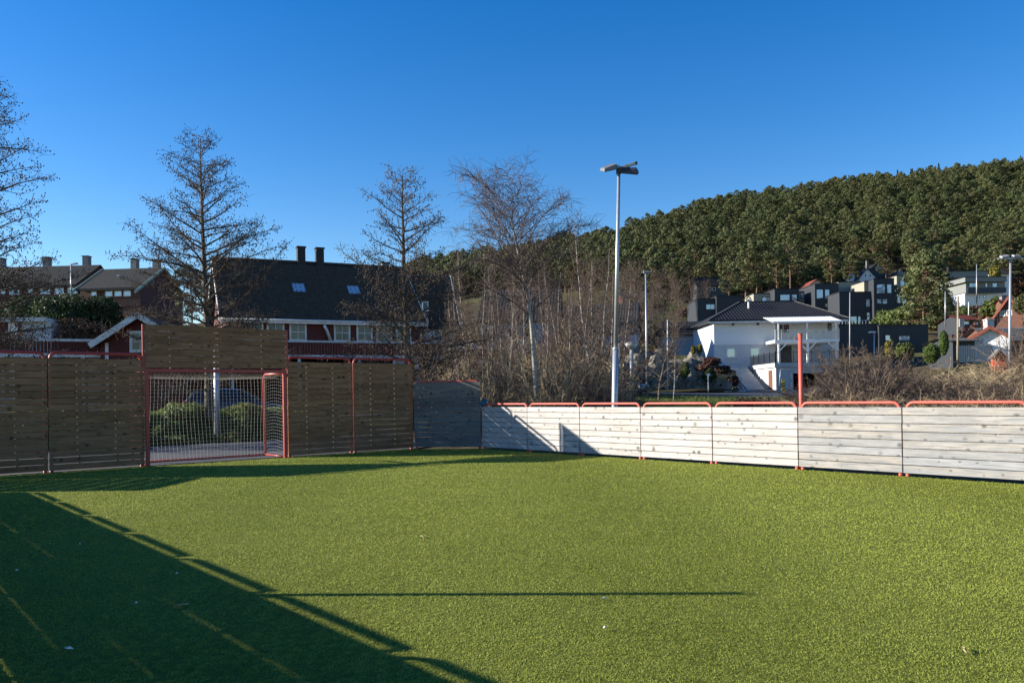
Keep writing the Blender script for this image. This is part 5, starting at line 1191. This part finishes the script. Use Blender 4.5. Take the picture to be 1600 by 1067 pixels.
random.seed(31); sb = [meshT('slope_bush', leaf_blob(600 + k, (3.4, 3.2, 2.4), 1100, .17, .16, .3), M[m_]) for k, m_ in enumerate(('shrub_rust', 'shrub_green', 'hedge', 'shrub_rust'))]
for i in range(70):
    x = random.uniform(1000, 1640); Z = random.uniform(84, 185)
    if 1180 < x < 1420 and 118 < Z < 150: Z = random.uniform(150, 185)
    if x < 1330 and Z < 92: Z += 14
    s2 = random.uniform(.7, 1.5); q = put(x, Z, -.3)
    tag(link('slope_bush', sb[i % 4], None, None, q, (0, 0, i), (s2, s2, s2 * random.uniform(.7, 1.1))), ('rust-brown', 'olive-green', 'dark green', 'rust-brown')[i % 4] + ' garden shrub on the slope between the hillside houses', 'bush', ('rust-brown', 'olive-green', 'dark green', 'rust-brown')[i % 4] + ' garden bushes among the hillside houses')
# ------------------------------------------------------------------ pine forest on the hill
pv = []
for k in range(6):
    tr, (cv, cf, ct) = pine_data(700 + k, 13, 95, 42, .175, (.22, .30, .20, .26, .36, .24)[k], (.26, .30, .24, .28, .30, .25)[k])
    tm = np_mesh('pine_trunk', *segs_np(tr, 5), smooth=True); tm.materials.append(M['bark_pine'] if 'bark_pine' in M else M.setdefault('bark_pine', mottled('bark_pine', (.10, .06, .04), (.20, .12, .08), 4)))
    cm = np_mesh('pine_crown', cv, cf, ct); cm.materials.append(M['pine']); pv.append((tm, cm))
sv = []
for k in range(2):
    tr, (cv, cf, ct) = spruce_data(740 + k); tm = np_mesh('spruce_trunk', *segs_np(tr, 5)); tm.materials.append(M['bark_pine']); cm = np_mesh('spruce_crown', cv, cf, ct); cm.materials.append(M['spruce']); sv.append((tm, cm))
tr, (cv, cf, ct) = pine_data(733, 13, 170, 46, .15, .14, .24); tm = np_mesh('pine_trunk', *segs_np(tr, 5), smooth=True); tm.materials.append(M['bark_pine']); cm = np_mesh('pine_crown', cv, cf, ct); cm.materials.append(M['pine']); pv.append((tm, cm))
for x, y_b, Z, H, k, lab in ((1443, 540, 112, 13.5, 6, 'large dense pine standing between the black and grey houses'), (1478, 515, 128, 5.5, 6, 'smaller pine under the grey tiered house'), (1432, 505, 125, 9, 1, 'pine beside the broad olive bush'),
                             (1165, 470, 165, 12.5, 6, 'rounded light-green pine above the white house roof'), (1182, 470, 172, 13, 5, 'dark pine directly behind the white house ridge'), (1215, 462, 175, 11.5, 0, 'pine left of the black cube houses'), (1235, 458, 180, 12, 4, 'tall pine behind the black cube house roof'),
                             (1138, 475, 150, 7.5, 1, 'small pine beside the low black house'), (1300, 450, 185, 9, 2, 'pine behind the two middle black houses'), (1326, 450, 188, 8, 5, 'small pine by the far white cottage'), (1385, 440, 190, 6.5, 1, 'low spreading pine in front of the far white gables'), (1545, 470, 190, 10, 3, 'pine behind the grey tiered house roof'),
                             (300, 520, 62, 5.2, 3, 'small green pine behind the alder beside the red house')):
    plant_tree('pine_tree', lab, 'tree', pv[k], at(x, y_b, Z), x, H / 13)
rg = np.random.default_rng(44); cand = []
for gy_ in np.arange(198, 480, 5.4):
    for gx_ in np.arange(-60, 430, 5.4):
        X, Y = gx_ + rg.uniform(-2.3, 2.3), gy_ + rg.uniform(-2.3, 2.3); u = 800 + FPX * X / Y
        if u < 640 or u > 1720: continue
        zmin = np.interp(u, [640, 780, 880, 960, 1100, 1250, 1330, 1400, 1440, 1500, 1700], [240, 235, 225, 205, 198, 198, 232, 252, 215, 205, 200])
        if Y < zmin: continue
        z = tz(X, Y); cand.append((Y, X, z, u))
cand.sort(); ind, rest = cand[:], []
# the 300 that show largest stand alone, the rest read as one wood
ind, rest = cand[:290], cand[290:]
for i, (Y, X, z, u) in enumerate(ind):
    k = int(rg.integers(0, 6)); sc = rg.uniform(.55, .95); o = plant_tree('pine_tree', 'rounded olive-green pine in the lower wood on the hillside above the houses', 'tree', pv[k], (X, Y, z - .3), rg.uniform(0, 6.28), float(sc), 'pines along the lower edge of the wood')
keep = []
for (Y, X, z, u) in rest:
    if Y > 470 and rg.random() < .35: continue
    keep.append((X, Y, z - .3, rg.uniform(0, 6.28), rg.uniform(.5, 1.0), 6 + int(rg.integers(0, 2)) if (Y > 395 and u > 1050 and rg.random() < .2) else int(rg.integers(0, 6))))
kp = np.array(keep); wm = bpy.data.meshes.new('pine_wood'); wm.vertices.add(len(kp)); wm.vertices.foreach_set('co', kp[:, :3].astype(np.float32).ravel())
for nm, ty, ar in (('turn', 'FLOAT', kp[:, 3]), ('size', 'FLOAT', kp[:, 4]), ('pick', 'INT', kp[:, 5].astype(np.int32))):
    wm.attributes.new(nm, ty, 'POINT').data.foreach_set('value', ar.astype(np.int32 if ty == 'INT' else np.float32))
wm.update(); wood_o = link('pine_wood', wm)
for k in range(2): plant_tree('spruce_tree', ('slim dark spruce at the edge of the clearing', 'slim dark spruce behind the far dark gabled house')[k], 'tree', sv[k], base_at((1412, 1398)[k], (262, 258)[k]), k, .8)
ng = bpy.data.node_groups.new('pine_wood', 'GeometryNodeTree'); ng.interface.new_socket('Geometry', in_out='INPUT', socket_type='NodeSocketGeometry'); ng.interface.new_socket('Geometry', in_out='OUTPUT', socket_type='NodeSocketGeometry')
gi, go = ng.nodes.new('NodeGroupInput'), ng.nodes.new('NodeGroupOutput'); iop = ng.nodes.new('GeometryNodeInstanceOnPoints'); iop.inputs['Pick Instance'].default_value = True
gti = ng.nodes.new('GeometryNodeJoinGeometry')
srcs = [next(o for o in bpy.data.objects if o.data is me) for me in [v[1] for v in pv[:6]] + [v[1] for v in sv]]
for o in reversed(srcs):
    oi = ng.nodes.new('GeometryNodeObjectInfo'); oi.inputs['Object'].default_value = o; oi.inputs['As Instance'].default_value = True; oi.transform_space = 'ORIGINAL'; ng.links.new(oi.outputs['Geometry'], gti.inputs[0])
def attr(nm, ty):
    a_ = ng.nodes.new('GeometryNodeInputNamedAttribute'); a_.data_type = ty; a_.inputs['Name'].default_value = nm; return a_.outputs['Attribute']
cx = ng.nodes.new('ShaderNodeCombineXYZ'); ng.links.new(attr('turn', 'FLOAT'), cx.inputs[2]); er = ng.nodes.new('FunctionNodeEulerToRotation'); ng.links.new(cx.outputs[0], er.inputs[0])
ng.links.new(gi.outputs[0], iop.inputs['Points']); ng.links.new(gti.outputs[0], iop.inputs['Instance']); ng.links.new(attr('pick', 'INT'), iop.inputs['Instance Index']); ng.links.new(er.outputs[0], iop.inputs['Rotation']); ng.links.new(attr('size', 'FLOAT'), iop.inputs['Scale']); ng.links.new(iop.outputs[0], go.inputs[0])
wood_o.modifiers.new('pines', 'NODES').node_group = ng
tag(wood_o, 'dense pine wood covering the hill up to the ridge', 'forest', kind='stuff')
